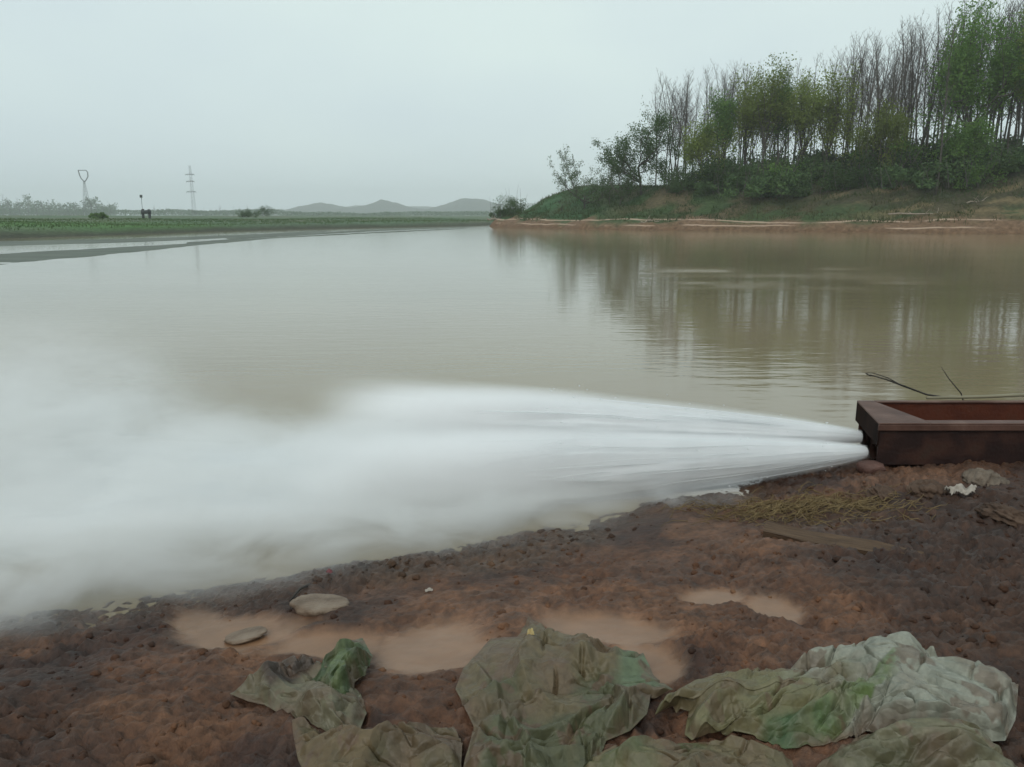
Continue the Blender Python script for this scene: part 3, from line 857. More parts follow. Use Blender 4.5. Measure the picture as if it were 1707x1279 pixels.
tag(link('grass', grass_mesh(scatter_wood(26000, 151, 2.0, 22), 0.38, 0.05, 1), m_grass), 'rough grass on the slope of the wooded bank', 'grass', kind='stuff')
r2 = np.random.default_rng(9)
m_grass2 = noise_mat('meadow_grass', [(0.3, (0.07, 0.125, 0.05)), (0.7, (0.12, 0.16, 0.075))], scale=0.08, detail=4, rough=0.85, spec=0.1, translucent=0.25)
x = r2.uniform(-110, 0, 60000); y = r2.uniform(30, 190, 60000)
z, s = flat_z(x, y); k = (s > 2.5) & (s < 45)
tag(link('grass', grass_mesh(np.stack([x, y, z - 0.03], -1)[k][:24000], 0.2, 0.07, 2), m_grass2), 'low green grass covering the flat bank', 'grass', kind='stuff')

# ------------------------------------------------------------------ flat bank: trees in the haze
FL = 'faint bare poplar in the hazy row beyond the flat bank'
for X, Yt, y in ((-20, 326, 340), (4, 322, 330), (14, 328, 345), (30, 328, 330), (44, 329, 350), (60, 336, 330), (70, 333, 350), (80, 332, 325), (97, 342, 345), (112, 340, 350), (124, 338, 340), (140, 338, 360), (150, 331, 350), (158, 330, 355), (172, 334, 350), (184, 335, 345)):
    y = y * 2.1
    p = at_y(X, Yt, y)
    z = flat_h(p[0], y)
    k = int(rg.integers(0, 6)); H = pop_protos[k][2]
    t = dup(protos_t[k], (p[0], y, z), rg.uniform(0, 6), ((p[2] - z) / H * 1.25, (p[2] - z) / H * 1.25, (p[2] - z) / H), FL)
    t['group'] = 'hazy poplars beyond the flat bank'
FL2 = 'very faint bare tree on the skyline between ladder-like mast and two-legged frame'
for X, Yt, y in ((256, 342, 420), (266, 344, 430), (277, 345, 420), (296, 346, 430), (302, 346, 440), (338, 345, 430), (352, 347, 440), (365, 342, 420), (388, 344, 420)):
    y = y * 2.1
    p = at_y(X, Yt, y); z = flat_h(p[0], y)
    k = int(rg.integers(0, 6)); H = pop_protos[k][2]
    lab = FL2 if X < 310 else 'very faint bare tree on the misty skyline right of the ladder-like mast'
    t = dup(protos_t[k], (p[0], y, z), rg.uniform(0, 6), (p[2] - z) / H, lab)
    t['group'] = 'misty skyline trees'
# low far-off wood closing the plain: one mass
r2 = np.random.default_rng(77)
c = []
for X in np.arange(-150, 900, 2.2):
    for rep in range(2):
        y = r2.uniform(900, 1400)
        top = at_y(X, (352 if X < 470 else 355.5) + 4 * fbm(np.array([X * 0.02]), np.array([rep * 3.0]), 5, 3)[0] * 2, y)
        h = max(top[2], 2.0)
        c.append(np.stack([top[0] + r2.normal(0, 3.6, 26), y + r2.normal(0, 3.0, 26), r2.uniform(0.2, 1.0, 26) ** 0.7 * h + 0.6], -1))
for X in np.arange(-160, 192, 1.7):
    y = r2.uniform(950, 1200)
    tv = vnoise(np.array([X * 0.09]), np.array([2.0]), 88)[0]
    top = at_y(X, 350 - 22 * tv ** 1.3 - r2.uniform(0, 10) * (r2.random() < 0.5), y)
    c.append(np.stack([top[0] + r2.normal(0, 1.9, 60), y + r2.normal(0, 2, 60), r2.uniform(0.1, 1.0, 60) ** 0.8 * top[2] + 0.5], -1))
tag(link('woods', leaf_mesh('woods', np.concatenate(c), 1.1, 3), m_leaf_dark), 'low far-off belt of trees closing the misty plain', 'woods', kind='stuff')
for X, Yt, Yb, y, w, lab in ((163, 352, 366, 150, 2.6, 'small round green bush on the flat bank near the water'), (412, 343, 358, 240, 4.2, 'dark low bush clump on the flat bank right of the ladder-like mast'), (440, 340, 360, 330, 4.0, 'faint bush on the misty plain at the left foot of the hills')):
    p = at_y(X, Yt, y); z = flat_h(p[0], y); h = p[2] - z
    f, s_ = bush_mesh(340 + X, w, h, 1500, 0.16, 8)
    bush_thing('field_bush', lab, 'bush', f, s_, m_leaf_mid if X == 163 else m_leaf_dark, (p[0], y, z - 0.1))

# ------------------------------------------------------------------ pylons, pole and frame on the plain
m_steel = noise_mat('galvanised_steel', [(0.3, (0.10, 0.11, 0.115)), (0.7, (0.17, 0.18, 0.185))], scale=1, rough=0.6, metallic=0.3)
y = 560.0
px, _, ztop = at_y(138, 284, y); zb = flat_h(px, y)
t = thing('lattice_pylon', 'lattice power pylon with a cup-shaped head at the far left', 'pylon', (px, y, zb))
Hh = ztop - zb; neck = Hh - 7.4
body = Tubes()
wb, wt = 2.2, 0.35
cor = [(-1, -1), (1, -1), (1, 1), (-1, 1)]
lv = np.linspace(0, neck, 10)
for cx, cy in cor: body.add([(cx * wb, cy * wb, 0), (cx * wt, cy * wt, neck)], 0.09, 4)
for i in range(9):
    wa = wb + (wt - wb) * lv[i] / neck; wc = wb + (wt - wb) * lv[i + 1] / neck
    for k in range(4):
        a_, b_ = cor[k], cor[(k + 1) % 4]
        body.add([(a_[0] * wa, a_[1] * wa, lv[i]), (b_[0] * wc, b_[1] * wc, lv[i + 1])], 0.035, 3)
        body.add([(b_[0] * wa, b_[1] * wa, lv[i]), (a_[0] * wc, a_[1] * wc, lv[i + 1])], 0.035, 3)
link('tower_body', body.mesh('tower_body', False), m_steel, t)
head = Tubes()
prof = [(0.3, neck - 0.5), (-1.8, neck + 1.8), (-2.7, neck + 4.2), (-3.2, Hh), (2.2, Hh), (3.2, Hh - 1.4), (3.1, neck + 3.1), (1.8, neck + 1.1), (0.3, neck - 0.5)]
for yy in (-0.3, 0.3):
    for a_, b_ in zip(prof[:-1], prof[1:]): head.add([(a_[0], yy, a_[1]), (b_[0], yy, b_[1])], 0.22, 4)
for p_ in prof: head.add([(p_[0], -0.3, p_[1]), (p_[0], 0.3, p_[1])], 0.08, 4)
head.add([(-3.0, 0, Hh + 0.05), (-2.2, 0, Hh - 0.1)], 0.12, 4)
link('tower_head', head.mesh('tower_head', False), m_steel, t)

y = 520.0
px, _, ztop = at_y(315, 276, y); zb = flat_h(px, y)
t = thing('lattice_mast', 'ladder-like lattice mast with stacked cross arms on the hazy plain', 'pylon', (px, y, zb))
Hh = ztop - zb
z_of = lambda Y: at_y(315, Y, y)[2] - zb
body = Tubes()
for sx in (-0.45, 0.45):
    for sy in (-0.4, 0.4): body.add([(sx * 2.2 + 1.0, sy * 2.2, 0), (sx + 0.4, sy, Hh)], 0.06, 4)
zz = np.linspace(0, Hh, 16)
for i in range(15):
    body.add([(0.05 - 0.5 * (1 - i / 15), 0.4, zz[i]), (0.85 + 0.3 * (1 - i / 15), 0.4, zz[i + 1])], 0.03, 3)
    body.add([(0.85 + 0.5 * (1 - i / 15), -0.4, zz[i]), (0.05 - 0.3 * (1 - i / 15), -0.4, zz[i + 1])], 0.03, 3)
link('tower_body', body.mesh('tower_body', False), m_steel, t)
for Y_, w_ in ((291, 2.9), (302.5, 2.6), (320, 3.1)):
    arm = Tubes(); z_ = z_of(Y_)
    arm.add([(-w_, 0, z_), (w_, 0, z_)], [0.18, 0.18], 4)
    arm.add([(-w_, 0, z_ + 0.05), (0.2, 0, z_ + 0.8), (w_, 0, z_ + 0.05)], 0.05, 4)
    for sx in (-w_, -w_ * 0.5, w_ * 0.6, w_): arm.add([(sx, 0, z_), (sx, 0, z_ - 0.9)], 0.06, 4)
    link('cross_arm', arm.mesh('cross_arm', False), m_steel, t)

y = 260.0
px, _, ztop = at_y(235, 325, y); zb = flat_h(px, y)
t = thing('utility_pole', 'thin hazy pole with a small dark box at its top', 'pole', (px, y, zb))
b_ = Tubes(); b_.add([(0, 0, -0.3), (0, 0, ztop - zb)], [0.09, 0.05], 6); link('pole', b_.mesh('pole'), m_steel, t)
m_dark = noise_mat('dark_paint', [(0.3, (0.03, 0.035, 0.035)), (0.7, (0.06, 0.065, 0.065))], scale=2, rough=0.7)
b_ = Tubes(); b_.box((-0.35, -0.25, ztop - zb - 0.9), (0.3, 0.25, ztop - zb)); b_.add([(0.05, 0, ztop - zb - 0.9), (0.12, 0, ztop - zb - 1.5)], 0.06, 4)
link('box', b_.mesh('box', False), m_dark, t)

y = 150.0
px, _, ztop = at_y(243, 349.5, y); zb = flat_h(px, y)
t = thing('gate_frame', 'small dark two-legged frame with a thick top on the flat bank', 'frame', (px, y, zb))
for sx in (-0.62, 0.62):
    b_ = Tubes(); b_.box((sx - 0.17, -0.2, -0.3), (sx + 0.17, 0.2, ztop - zb - 0.8)); link('leg', b_.mesh('leg', False), m_dark, t)
b_ = Tubes(); b_.box((-0.85, -0.3, ztop - zb - 0.8), (0.85, 0.3, ztop - zb - 0.12)); link('beam', b_.mesh('beam', False), m_dark, t)
b_ = Tubes(); b_.box((-0.75, -0.15, ztop - zb - 0.12), (-0.35, 0.15, ztop - zb + 0.1)); b_.box((0.4, -0.15, ztop - zb - 0.12), (0.7, 0.15, ztop - zb + 0.05)); link('hoist', b_.mesh('hoist', False), m_dark, t)

# driftwood along the far shore
m_drift = noise_mat('bleached_wood', [(0.3, (0.20, 0.16, 0.12)), (0.7, (0.36, 0.31, 0.25))], scale=3, rough=0.85, stretch=(1, 6, 6))
def drift(label, X0, Y0, X1, y, r, seed, group=None):
    r3 = np.random.default_rng(seed)
    a_ = at_y(X0, Y0, y); b2_ = at_y(X1, Y0, y)
    L = b2_[0] - a_[0]
    pts = np.array([(L * u, r3.normal() * 0.12, 0.10 * r3.normal() + r) for u in np.linspace(0, 1, 8)])
    tb = Tubes(); tb.add(pts, np.linspace(r, r * 0.5, 8), 6)
    for k in range(3): tb.add(branch(pts[2 + k], (r3.normal(), r3.normal(), 1.2), r3.uniform(0.5, 1.2), 3, r3, 0.2), np.linspace(r * 0.5, 0.02, 4), 4)
    o = link('driftwood_log', tb.mesh('driftwood_log'), m_drift, None, (a_[0], y, max(wood_h(a_[0] + L / 2, y), 0.0) - r * 0.3))
    return tag(o, label, 'log', group)
drift('pale driftwood log lying at the water below the bank tip thicket', 812, 372, 840, 136.5, 0.16, 1)
drift('pale driftwood branch on the shore below the round green tree', 1068, 370, 1110, 102.5, 0.11, 2)
drift('long pale driftwood pole along the eroded shore at the right', 1480, 362, 1620, 86.5, 0.10, 4)
drift('short pale branch lying on the slope at the far right', 1610, 345, 1660, 88.0, 0.09, 5)


# ================================================================== PUMP TROUGH AND JETS
m_rust = noise_mat('rusty_painted_steel', [(0.25, (0.010, 0.0045, 0.004)), (0.48, (0.019, 0.0075, 0.006)), (0.62, (0.042, 0.017, 0.011)), (0.8, (0.032, 0.022, 0.016))], scale=5, detail=8, rough=0.5, bump=0.25, bscale=40, spec=0.4)
m_rim = noise_mat('worn_rusty_rim', [(0.25, (0.06, 0.028, 0.020)), (0.55, (0.11, 0.058, 0.043)), (0.8, (0.17, 0.105, 0.082))], scale=6, detail=8, rough=0.55, bump=0.2, bscale=40, spec=0.3)
m_redrust = noise_mat('red_oxide_steel', [(0.25, (0.05, 0.012, 0.006)), (0.55, (0.085, 0.022, 0.010)), (0.8, (0.06, 0.026, 0.016))], scale=5, detail=8, rough=0.55, bump=0.25, bscale=40)
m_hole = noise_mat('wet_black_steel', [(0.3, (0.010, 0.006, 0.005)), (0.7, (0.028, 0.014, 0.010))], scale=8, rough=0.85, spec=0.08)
ZB, ZT = 0.145, 0.435
YF, YB_ = 4.86, 5.50            # front and back planes
XF, XB = 2.385, 2.52            # left end: front and back corners
XR = 5.2
trough = thing('steel_trough', 'rusty red-brown open steel trough with a flanged rim on the mud at the right', 'trough', (XF, YF, ZB))
def prism(poly_xy, z0, z1, bevel=0.006):
    import bmesh
    bm_ = bmesh.new()
    vs = [bm_.verts.new((x - XF, y - YF, z0 - ZB)) for x, y in poly_xy]
    f = bm_.faces.new(vs)
    ex = bmesh.ops.extrude_face_region(bm_, geom=[f])
    bmesh.ops.translate(bm_, verts=[g for g in ex['geom'] if isinstance(g, bmesh.types.BMVert)], vec=(0, 0, z1 - z0))
    bmesh.ops.recalc_face_normals(bm_, faces=bm_.faces)
    if bevel: bmesh.ops.bevel(bm_, geom=bm_.edges[:], offset=bevel, segments=2, affect='EDGES', profile=0.5)
    me = bpy.data.meshes.new('p'); bm_.to_mesh(me); bm_.free()
    return me
def join_parts(name, parts, mat, parent):
    vs, qs = [], []
    import bmesh
    bm_ = bmesh.new()
    for p in parts: bm_.from_mesh(p)
    me = bpy.data.meshes.new(name); bm_.to_mesh(me); bm_.free()
    me.polygons.foreach_set('use_smooth', np.zeros(len(me.polygons), bool))
    return link(name, me, mat, parent)
xe = lambda y: XF + (XB - XF) * (y - YF) / (YB_ - YF)       # the skewed left end
th = 0.012
join_parts('front_wall', [prism([(xe(YF) + 0.02, YF + 0.02), (XR, YF + 0.02), (XR, YF + 0.02 + th), (xe(YF) + 0.02, YF + 0.02 + th)], ZB, ZT - 0.052, 0.003)], m_rust, trough)
join_parts('back_wall', [prism([(xe(YB_) + 0.02, YB_ - 0.03), (XR, YB_ - 0.03), (XR, YB_ - 0.03 + th), (xe(YB_) + 0.02, YB_ - 0.03 + th)], ZB, ZT - 0.012, 0.003)], m_redrust, trough)
join_parts('floor_plate', [prism([(xe(YF) + 0.02, YF + 0.034), (XR, YF + 0.034), (XR, YB_ - 0.032), (xe(YB_) + 0.02, YB_ - 0.032)], ZB, ZB + th, 0)], m_rust, trough)
# end wall with two outlet pipes, below an overhanging end cap
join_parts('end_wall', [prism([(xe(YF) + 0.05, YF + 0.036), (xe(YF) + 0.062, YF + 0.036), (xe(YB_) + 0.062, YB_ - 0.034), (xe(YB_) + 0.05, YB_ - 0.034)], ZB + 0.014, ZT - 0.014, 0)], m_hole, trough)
wE = 0.34
cap = [prism([(xe(YF) - 0.0, YF), (xe(YF) + wE, YF), (xe(YF) + wE, YF + 0.085), (xe(YF) + wE + 0.0, YF + 0.085), (xe(YB_) + wE - 0.22, YB_ - 0.04), (xe(YB_) + wE - 0.22, YB_), (XB, YB_)], ZT - 0.012, ZT, 0.004)]
join_parts('end_cap', cap, m_rim, trough)
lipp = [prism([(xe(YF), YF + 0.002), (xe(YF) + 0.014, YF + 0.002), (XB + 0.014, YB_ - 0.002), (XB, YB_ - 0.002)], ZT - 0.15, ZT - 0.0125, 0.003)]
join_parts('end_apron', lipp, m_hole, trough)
rim = [prism([(xe(YF) + wE + 0.001, YF), (XR, YF), (XR, YF + 0.085), (xe(YF) + wE + 0.001, YF + 0.085)], ZT - 0.013, ZT - 0.001, 0.004),
       prism([(XF + 0.0, YF - 0.003), (XR, YF - 0.003), (XR, YF + 0.011), (XF + 0.0, YF + 0.011)], ZT - 0.05, ZT - 0.0125, 0.003)]
join_parts('front_rim', rim, m_rim, trough)
brim = [prism([(xe(YB_) + wE - 0.218, YB_ - 0.045), (XR, YB_ - 0.045), (XR, YB_), (xe(YB_) + wE - 0.218, YB_)], ZT - 0.011, ZT + 0.001, 0.004)]
join_parts('back_rim', brim, m_rim, trough)
for yy, zz_ in ((5.27, 0.225), (4.97, 0.21)):
    tb = Tubes()
    a0 = np.array([xe(yy) - XF + 0.012, yy - YF, zz_ - ZB])
    for i in range(1):
        prof_r = [(0.00, 0.052), (0.0, 0.045), (0.09, 0.044), (0.09, 0.052)]
    P = [a0, a0 + np.array([0.03, 0, 0]), a0 + np.array([0.06, 0, 0]), a0 + np.array([0.09, 0, 0])]
    tb.add(P, [0.056, 0.056, 0.052, 0.052], 20, False)
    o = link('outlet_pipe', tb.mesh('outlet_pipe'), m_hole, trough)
    sm = o.modifiers.new('wall', 'SOLIDIFY'); sm.thickness = 0.008

# jets: dense spray, a soft-edged volume round each stream
def jet(name, label, p0, p1, r0, r1, D0, fall, seed, sag=0.0):
    p0 = Vector(p0); p1 = Vector(p1); L = (p1 - p0).length
    tb = Tubes()
    n_ = 18
    u = np.linspace(0, 1, n_)
    tb.add(np.stack([u * L, 0 * u, -sag * u * u], -1), 1.25 * (r0 + (r1 - r0) * u ** 0.75), 20)
    me = tb.mesh(name)
    o = link(name, me, None)
    zaxis = Vector((0, 0, 1)); X = (p1 - p0).normalized(); Yv = zaxis.cross(X).normalized(); Z = X.cross(Yv)
    M = Matrix((X, Yv, Z)).transposed().to_4x4(); M.translation = p0
    o.matrix_world = M
    tag(o, label, 'water jet')
    m = bpy.data.materials.new('white_spray'); m.use_nodes = True
    nt = m.node_tree; n = nt.nodes; l = nt.links
    n.remove(n['Principled BSDF'])
    pv = n.new('ShaderNodeVolumePrincipled'); l.new(pv.outputs[0], n['Material Output'].inputs['Volume'])
    pv.inputs['Color'].default_value = (0.998, 0.998, 0.998, 1); pv.inputs['Anisotropy'].default_value = 0.0
    tc = n.new('ShaderNodeTexCoord'); sp = n.new('ShaderNodeSeparateXYZ'); l.new(tc.outputs['Object'], sp.inputs[0])
    def M_(op, a, b=None, c=None):
        k = n.new('ShaderNodeMath'); k.operation = op
        for i, v in enumerate((a, b, c)):
            if v is None: continue
            if isinstance(v, (int, float)): k.inputs[i].default_value = v
            else: l.new(v, k.inputs[i])
        return k.outputs[0]
    t = M_('MAXIMUM', M_('DIVIDE', sp.outputs['X'], L), 0.0001)
    tp = M_('POWER', t, 0.75)
    Rr = M_('MULTIPLY_ADD', tp, r1 - r0, r0)
    zc = M_('ADD', sp.outputs['Z'], M_('MULTIPLY', M_('MULTIPLY', t, t), sag))
    rr = M_('SQRT', M_('ADD', M_('MULTIPLY', sp.outputs['Y'], sp.outputs['Y']), M_('MULTIPLY', zc, zc)))
    mp = n.new('ShaderNodeMapping'); mp.inputs['Scale'].default_value = (0.8, 1.9, 1.9); mp.inputs['Location'].default_value = (seed, seed * 2, 0)
    cv = n.new('ShaderNodeCombineXYZ'); l.new(sp.outputs['X'], cv.inputs[0]); l.new(M_('DIVIDE', sp.outputs['Y'], Rr), cv.inputs[1]); l.new(M_('DIVIDE', zc, Rr), cv.inputs[2])
    l.new(cv.outputs[0], mp.inputs[0])
    nz = n.new('ShaderNodeTexNoise'); nz.inputs['Scale'].default_value = 1.0; nz.inputs['Detail'].default_value = 4; l.new(mp.outputs[0], nz.inputs['Vector'])
    rn = M_('ADD', M_('DIVIDE', rr, Rr), M_('MULTIPLY_ADD', nz.outputs['Fac'], 0.9, -0.42))
    mr = n.new('ShaderNodeMapRange'); mr.interpolation_type = 'SMOOTHSTEP'
    mr.inputs['From Min'].default_value = 0.25; mr.inputs['From Max'].default_value = 1.12; mr.inputs['To Min'].default_value = 1; mr.inputs['To Max'].default_value = 0
    l.new(rn, mr.inputs['Value'])
    end = n.new('ShaderNodeMapRange'); end.interpolation_type = 'SMOOTHSTEP'; end.inputs['From Min'].default_value = 0.55; end.inputs['From Max'].default_value = 1.0; end.inputs['To Min'].default_value = 1; end.inputs['To Max'].default_value = 0
    l.new(t, end.inputs['Value'])
    dens = M_('MULTIPLY', M_('MULTIPLY', mr.outputs[0], end.outputs[0]), M_('MULTIPLY', M_('POWER', M_('DIVIDE', r0, Rr), fall), M_('MULTIPLY', M_('POWER', nz.outputs['Fac'], 2.0), D0 * 5.0)))
    l.new(dens, pv.inputs['Density'])
    m.cycles.volume_step_rate = 0.2
    me.materials.append(m)
    # torn strands of white water inside the cone
    r6 = np.random.default_rng(int(seed * 10)); st = Tubes()
    for k in range(46):
        a_ = r6.uniform(0, 6.283); q = math.sqrt(r6.random()); t0 = r6.uniform(0, 0.62) * r6.random() ** 0.7; t1 = min(t0 + r6.uniform(0.12, 0.5), 0.98)
        uu = np.linspace(t0, t1, 9)
        Rk = (r0 + (r1 - r0) * uu ** 0.75) * q * 0.92
        w1 = 0.35 * (fbm(uu * 6 + k * 7.3, uu * 0 + 1.5, 3, 3)); w2 = 0.35 * (fbm(uu * 6 + k * 5.1, uu * 0 + 9.5, 4, 3))
        pts = np.stack([uu * L, Rk * np.cos(a_ + w1) + 0.10 * uu * w2, Rk * np.sin(a_ + w1) - sag * uu * uu + 0.10 * uu * w1], -1)
        st.add(pts, (0.002 + 0.008 * uu * r6.uniform(0.3, 1.5)) * np.sin(np.linspace(0.25, math.pi - 0.03, 9)) ** 0.7, 5, False)
    link('strands', st.mesh('strands'), m_foam, o)
    # dense white core of the stream, grooved along the flow and torn at its end
    nu, na = 150, 72
    uu = np.linspace(0, 1, nu)[:, None] + np.zeros((1, na)); aa = np.linspace(0, 2 * math.pi, na, endpoint=False)[None, :] + np.zeros((nu, 1))
    ca_, sa_ = np.cos(aa), np.sin(aa)
    g1 = fbm(ca_ * 2.6 + uu * 2.2 + seed, sa_ * 2.6 - uu * 1.4, int(seed) + 3, 4); g2 = fbm(ca_ * 7 + uu * 4 + seed, sa_ * 7 + uu * 3, int(seed) + 9, 3)
    tear = 0.60 + 0.42 * fbm(ca_ * 3.5 + 4, sa_ * 3.5 + seed, int(seed) + 13, 3)
    Rc = (r0 + (r1 - r0) * uu ** 0.75) * 0.72 * (1 + (0.25 + 0.55 * uu) * g1 + (0.12 + 0.3 * uu) * g2) * (1 - sstep(tear * 0.75, tear + 0.08, uu)) + 0.0015
    core = np.stack([np.minimum(uu, tear + 0.1) * L, Rc * ca_, Rc * sa_ * 0.92 - sag * uu * uu], -1)
    ii_ = np.arange(nu - 1)[:, None] * na; jj_ = np.arange(na)[None, :]; kk_ = (jj_ + 1) % na
    link('core', mesh_np('core', core.reshape(-1, 3), np.stack([ii_ + jj_, ii_ + na + jj_, ii_ + na + kk_, ii_ + kk_], -1).reshape(-1, 4)), m_foam, o)
    rd = np.random.default_rng(int(seed * 10) + 1); nd = 420
    td = rd.uniform(0.05, 0.55, nd); Rd = (r0 + (r1 - r0) * td ** 0.75) * rd.normal(0, 0.62, nd); ad = rd.uniform(0, 6.283, nd)
    cd = np.stack([td * L, Rd * np.cos(ad), Rd * np.sin(ad) - sag * td * td], -1)
    sd_ = rd.uniform(0.0015, 0.0055, nd)[:, None]
    octv = np.array([[1, 0, 0], [-1, 0, 0], [0, 1, 0], [0, -1, 0], [0, 0, 1], [0, 0, -1]], float)
    octf = np.array([[0, 2, 4], [2, 1, 4], [1, 3, 4], [3, 0, 4], [2, 0, 5], [1, 2, 5], [3, 1, 5], [0, 3, 5]])
    vd = (cd[:, None, :] + octv[None] * sd_[:, None] * np.array([2.2, 1, 1])).reshape(-1, 3)
    fd_ = (np.arange(nd)[:, None, None] * 6 + octf[None]).reshape(-1, 3)
    dr = link('droplets', mesh_np('droplets', vd, None, fd_), m_foam, o); dr['kind'] = 'stuff'
    return o
m_foam = noise_mat('white_water', [(0.3, (0.80, 0.82, 0.83)), (0.7, (0.90, 0.91, 0.92))], scale=6, rough=0.7, spec=0.2, translucent=0.35)
jet('water_jet', 'white jet of water from the far outlet, the upper of the two streams', (2.47, 5.27, 0.225), (-1.6, 5.75, 0.30), 0.045, 0.38, 120, 0.9, 1.0, 0.06)
jet('water_jet', 'white jet of water from the near outlet, the lower of the two streams', (2.37, 4.97, 0.21), (-1.6, 4.45, 0.14), 0.04, 0.42, 120, 0.9, 5.0, 0.02)

# the drifting spray: one cloud
BLOBS = [((1.0, 5.05, 0.12), (1.2, 0.40, 0.20), 0.9), ((0.1, 5.05, 0.16), (1.0, 0.75, 0.27), 1.3), ((-0.9, 4.85, 0.18), (1.1, 0.95, 0.34), 1.5),
         ((-1.9, 4.6, 0.22), (1.2, 1.1, 0.42), 1.2), ((-3.2, 5.0, 0.28), (1.5, 1.5, 0.55), 0.75), ((-4.6, 6.0, 0.35), (2.0, 2.0, 0.8), 0.5),
         ((0.7, 4.50, 0.05), (0.9, 0.28, 0.14), 2.2), ((0.0, 4.28, 0.08), (0.9, 0.36, 0.17), 2.4), ((-0.7, 4.0, 0.10), (0.95, 0.46, 0.21), 3.0), ((-1.5, 3.65, 0.12), (1.0, 0.60, 0.25), 2.2), ((-2.3, 3.3, 0.14), (1.05, 0.65, 0.28), 2.2), ((-3.2, 3.3, 0.16), (1.2, 0.8, 0.35), 1.3), ((-3.4, 5.6, 0.4), (1.4, 1.4, 0.8), 0.35)]
import bmesh
bmh = bmesh.new()
for c_, r_, w_ in BLOBS:
    bmesh.ops.create_icosphere(bmh, subdivisions=3, radius=1.0, matrix=Matrix.Translation(c_) @ Matrix.Diagonal((*r_, 1)))
me = bpy.data.meshes.new('spray'); bmh.to_mesh(me); bmh.free()
spray = link('spray', me, None)
rmod = spray.modifiers.new('skin', 'REMESH'); rmod.mode = 'VOXEL'; rmod.voxel_size = 0.08
tag(spray, 'drifting white cloud of water spray over the shore', 'spray', kind='stuff')
m = bpy.data.materials.new('drifting_spray'); m.use_nodes = True
nt = m.node_tree; n = nt.nodes; l = nt.links
n.remove(n['Principled BSDF'])
pv = n.new('ShaderNodeVolumePrincipled'); l.new(pv.outputs[0], n['Material Output'].inputs['Volume'])
pv.inputs['Color'].default_value = (0.90, 0.905, 0.90, 1)
tc = n.new('ShaderNodeTexCoord')
mp = n.new('ShaderNodeMapping'); mp.inputs['Scale'].default_value = (1.0, 1.5, 2.4); l.new(tc.outputs['Object'], mp.inputs[0])
nz = n.new('ShaderNodeTexNoise'); nz.inputs['Scale'].default_value = 1.9; nz.inputs['Detail'].default_value = 6; nz.inputs['Roughness'].default_value = 0.6; nz.inputs['Distortion'].default_value = 0.6; l.new(mp.outputs[0], nz.inputs['Vector'])
tot = None
for c_, r_, w_ in BLOBS:
    sb_ = n.new('ShaderNodeVectorMath'); sb_.operation = 'SUBTRACT'; sb_.inputs[1].default_value = c_; l.new(tc.outputs['Object'], sb_.inputs[0])
    ml = n.new('ShaderNodeVectorMath'); ml.operation = 'DIVIDE'; ml.inputs[1].default_value = r_; l.new(sb_.outputs[0], ml.inputs[0])
    ln = n.new('ShaderNodeVectorMath'); ln.operation = 'LENGTH'; l.new(ml.outputs[0], ln.inputs[0])
    mr = n.new('ShaderNodeMapRange'); mr.interpolation_type = 'SMOOTHSTEP'
    mr.inputs['From Min'].default_value = 0.05; mr.inputs['From Max'].default_value = 1.0; mr.inputs['To Min'].default_value = w_; mr.inputs['To Max'].default_value = 0
    l.new(ln.outputs['Value'], mr.inputs['Value'])
    if tot is None: tot = mr.outputs[0]
    else:
        ad = n.new('ShaderNodeMath'); ad.operation = 'ADD'; l.new(tot, ad.inputs[0]); l.new(mr.outputs[0], ad.inputs[1]); tot = ad.outputs[0]
nr = n.new('ShaderNodeMapRange'); nr.interpolation_type = 'SMOOTHSTEP'
nr.inputs['From Min'].default_value = 0.34; nr.inputs['From Max'].default_value = 0.66; nr.inputs['To Min'].default_value = 0.05; nr.inputs['To Max'].default_value = 3.4
l.new(nz.outputs['Fac'], nr.inputs['Value'])
mu = n.new('ShaderNodeMath'); mu.operation = 'MULTIPLY'; l.new(tot, mu.inputs[0]); l.new(nr.outputs[0], mu.inputs[1])
l.new(mu.outputs[0], pv.inputs['Density'])
m.cycles.volume_step_rate = 0.12
spray.data.materials.append(m)

# branch lying on the trough's back rim, and a thin stalk
m_stick = noise_mat('dark_wet_wood', [(0.3, (0.018, 0.015, 0.012)), (0.7, (0.05, 0.042, 0.034))], scale=8, rough=0.6)
tb = Tubes()
ys = 5.62
pts = [at_y(X, Y, ys) for X, Y in ((1450, 625), (1478, 633), (1510, 645), (1545, 658), (1570, 662), (1620, 661), (1720, 657), (1900, 652))]
tb.add(pts, [0.004, 0.006, 0.007, 0.007, 0.007, 0.007, 0.008, 0.008], 7)
tb.add([at_y(X, Y, ys) for X, Y in ((1443, 622), (1455, 622), (1480, 630), (1500, 641))], [0.002, 0.003, 0.004, 0.004], 5)
tb.add([at_y(X, Y, ys) for X, Y in ((1443, 622), (1447, 625), (1452, 627))], [0.004, 0.005, 0.005], 5)
tag(link('dead_branch', tb.mesh('dead_branch'), m_stick), 'long dark bent branch lying along the back rim of the steel trough', 'branch')
m_bamboo = noise_mat('old_bamboo', [(0.3, (0.17, 0.155, 0.10)), (0.7, (0.27, 0.245, 0.17))], scale=3, rough=0.6, stretch=(1, 8, 8))
tb = Tubes(); tb.add([at_y(X, Y, 5.52) for X, Y in ((1545, 663.5), (1640, 661.5), (1760, 656), (1950, 647))], [0.010, 0.012, 0.013, 0.014], 10)
tag(link('bamboo_pole', tb.mesh('bamboo_pole'), m_bamboo), 'pale greenish bamboo pole lying along the back rim of the steel trough', 'pole')
tb = Tubes(); tb.add([at_y(X, Y, 5.9) for X, Y in ((1569, 612), (1582, 632), (1602, 656), (1612, 690), (1615, 730))], [0.002, 0.004, 0.005, 0.006, 0.006], 5)
tag(link('dry_stalk', tb.mesh('dry_stalk'), m_stick), 'thin leaning dry stalk sticking up behind the steel trough', 'stalk')

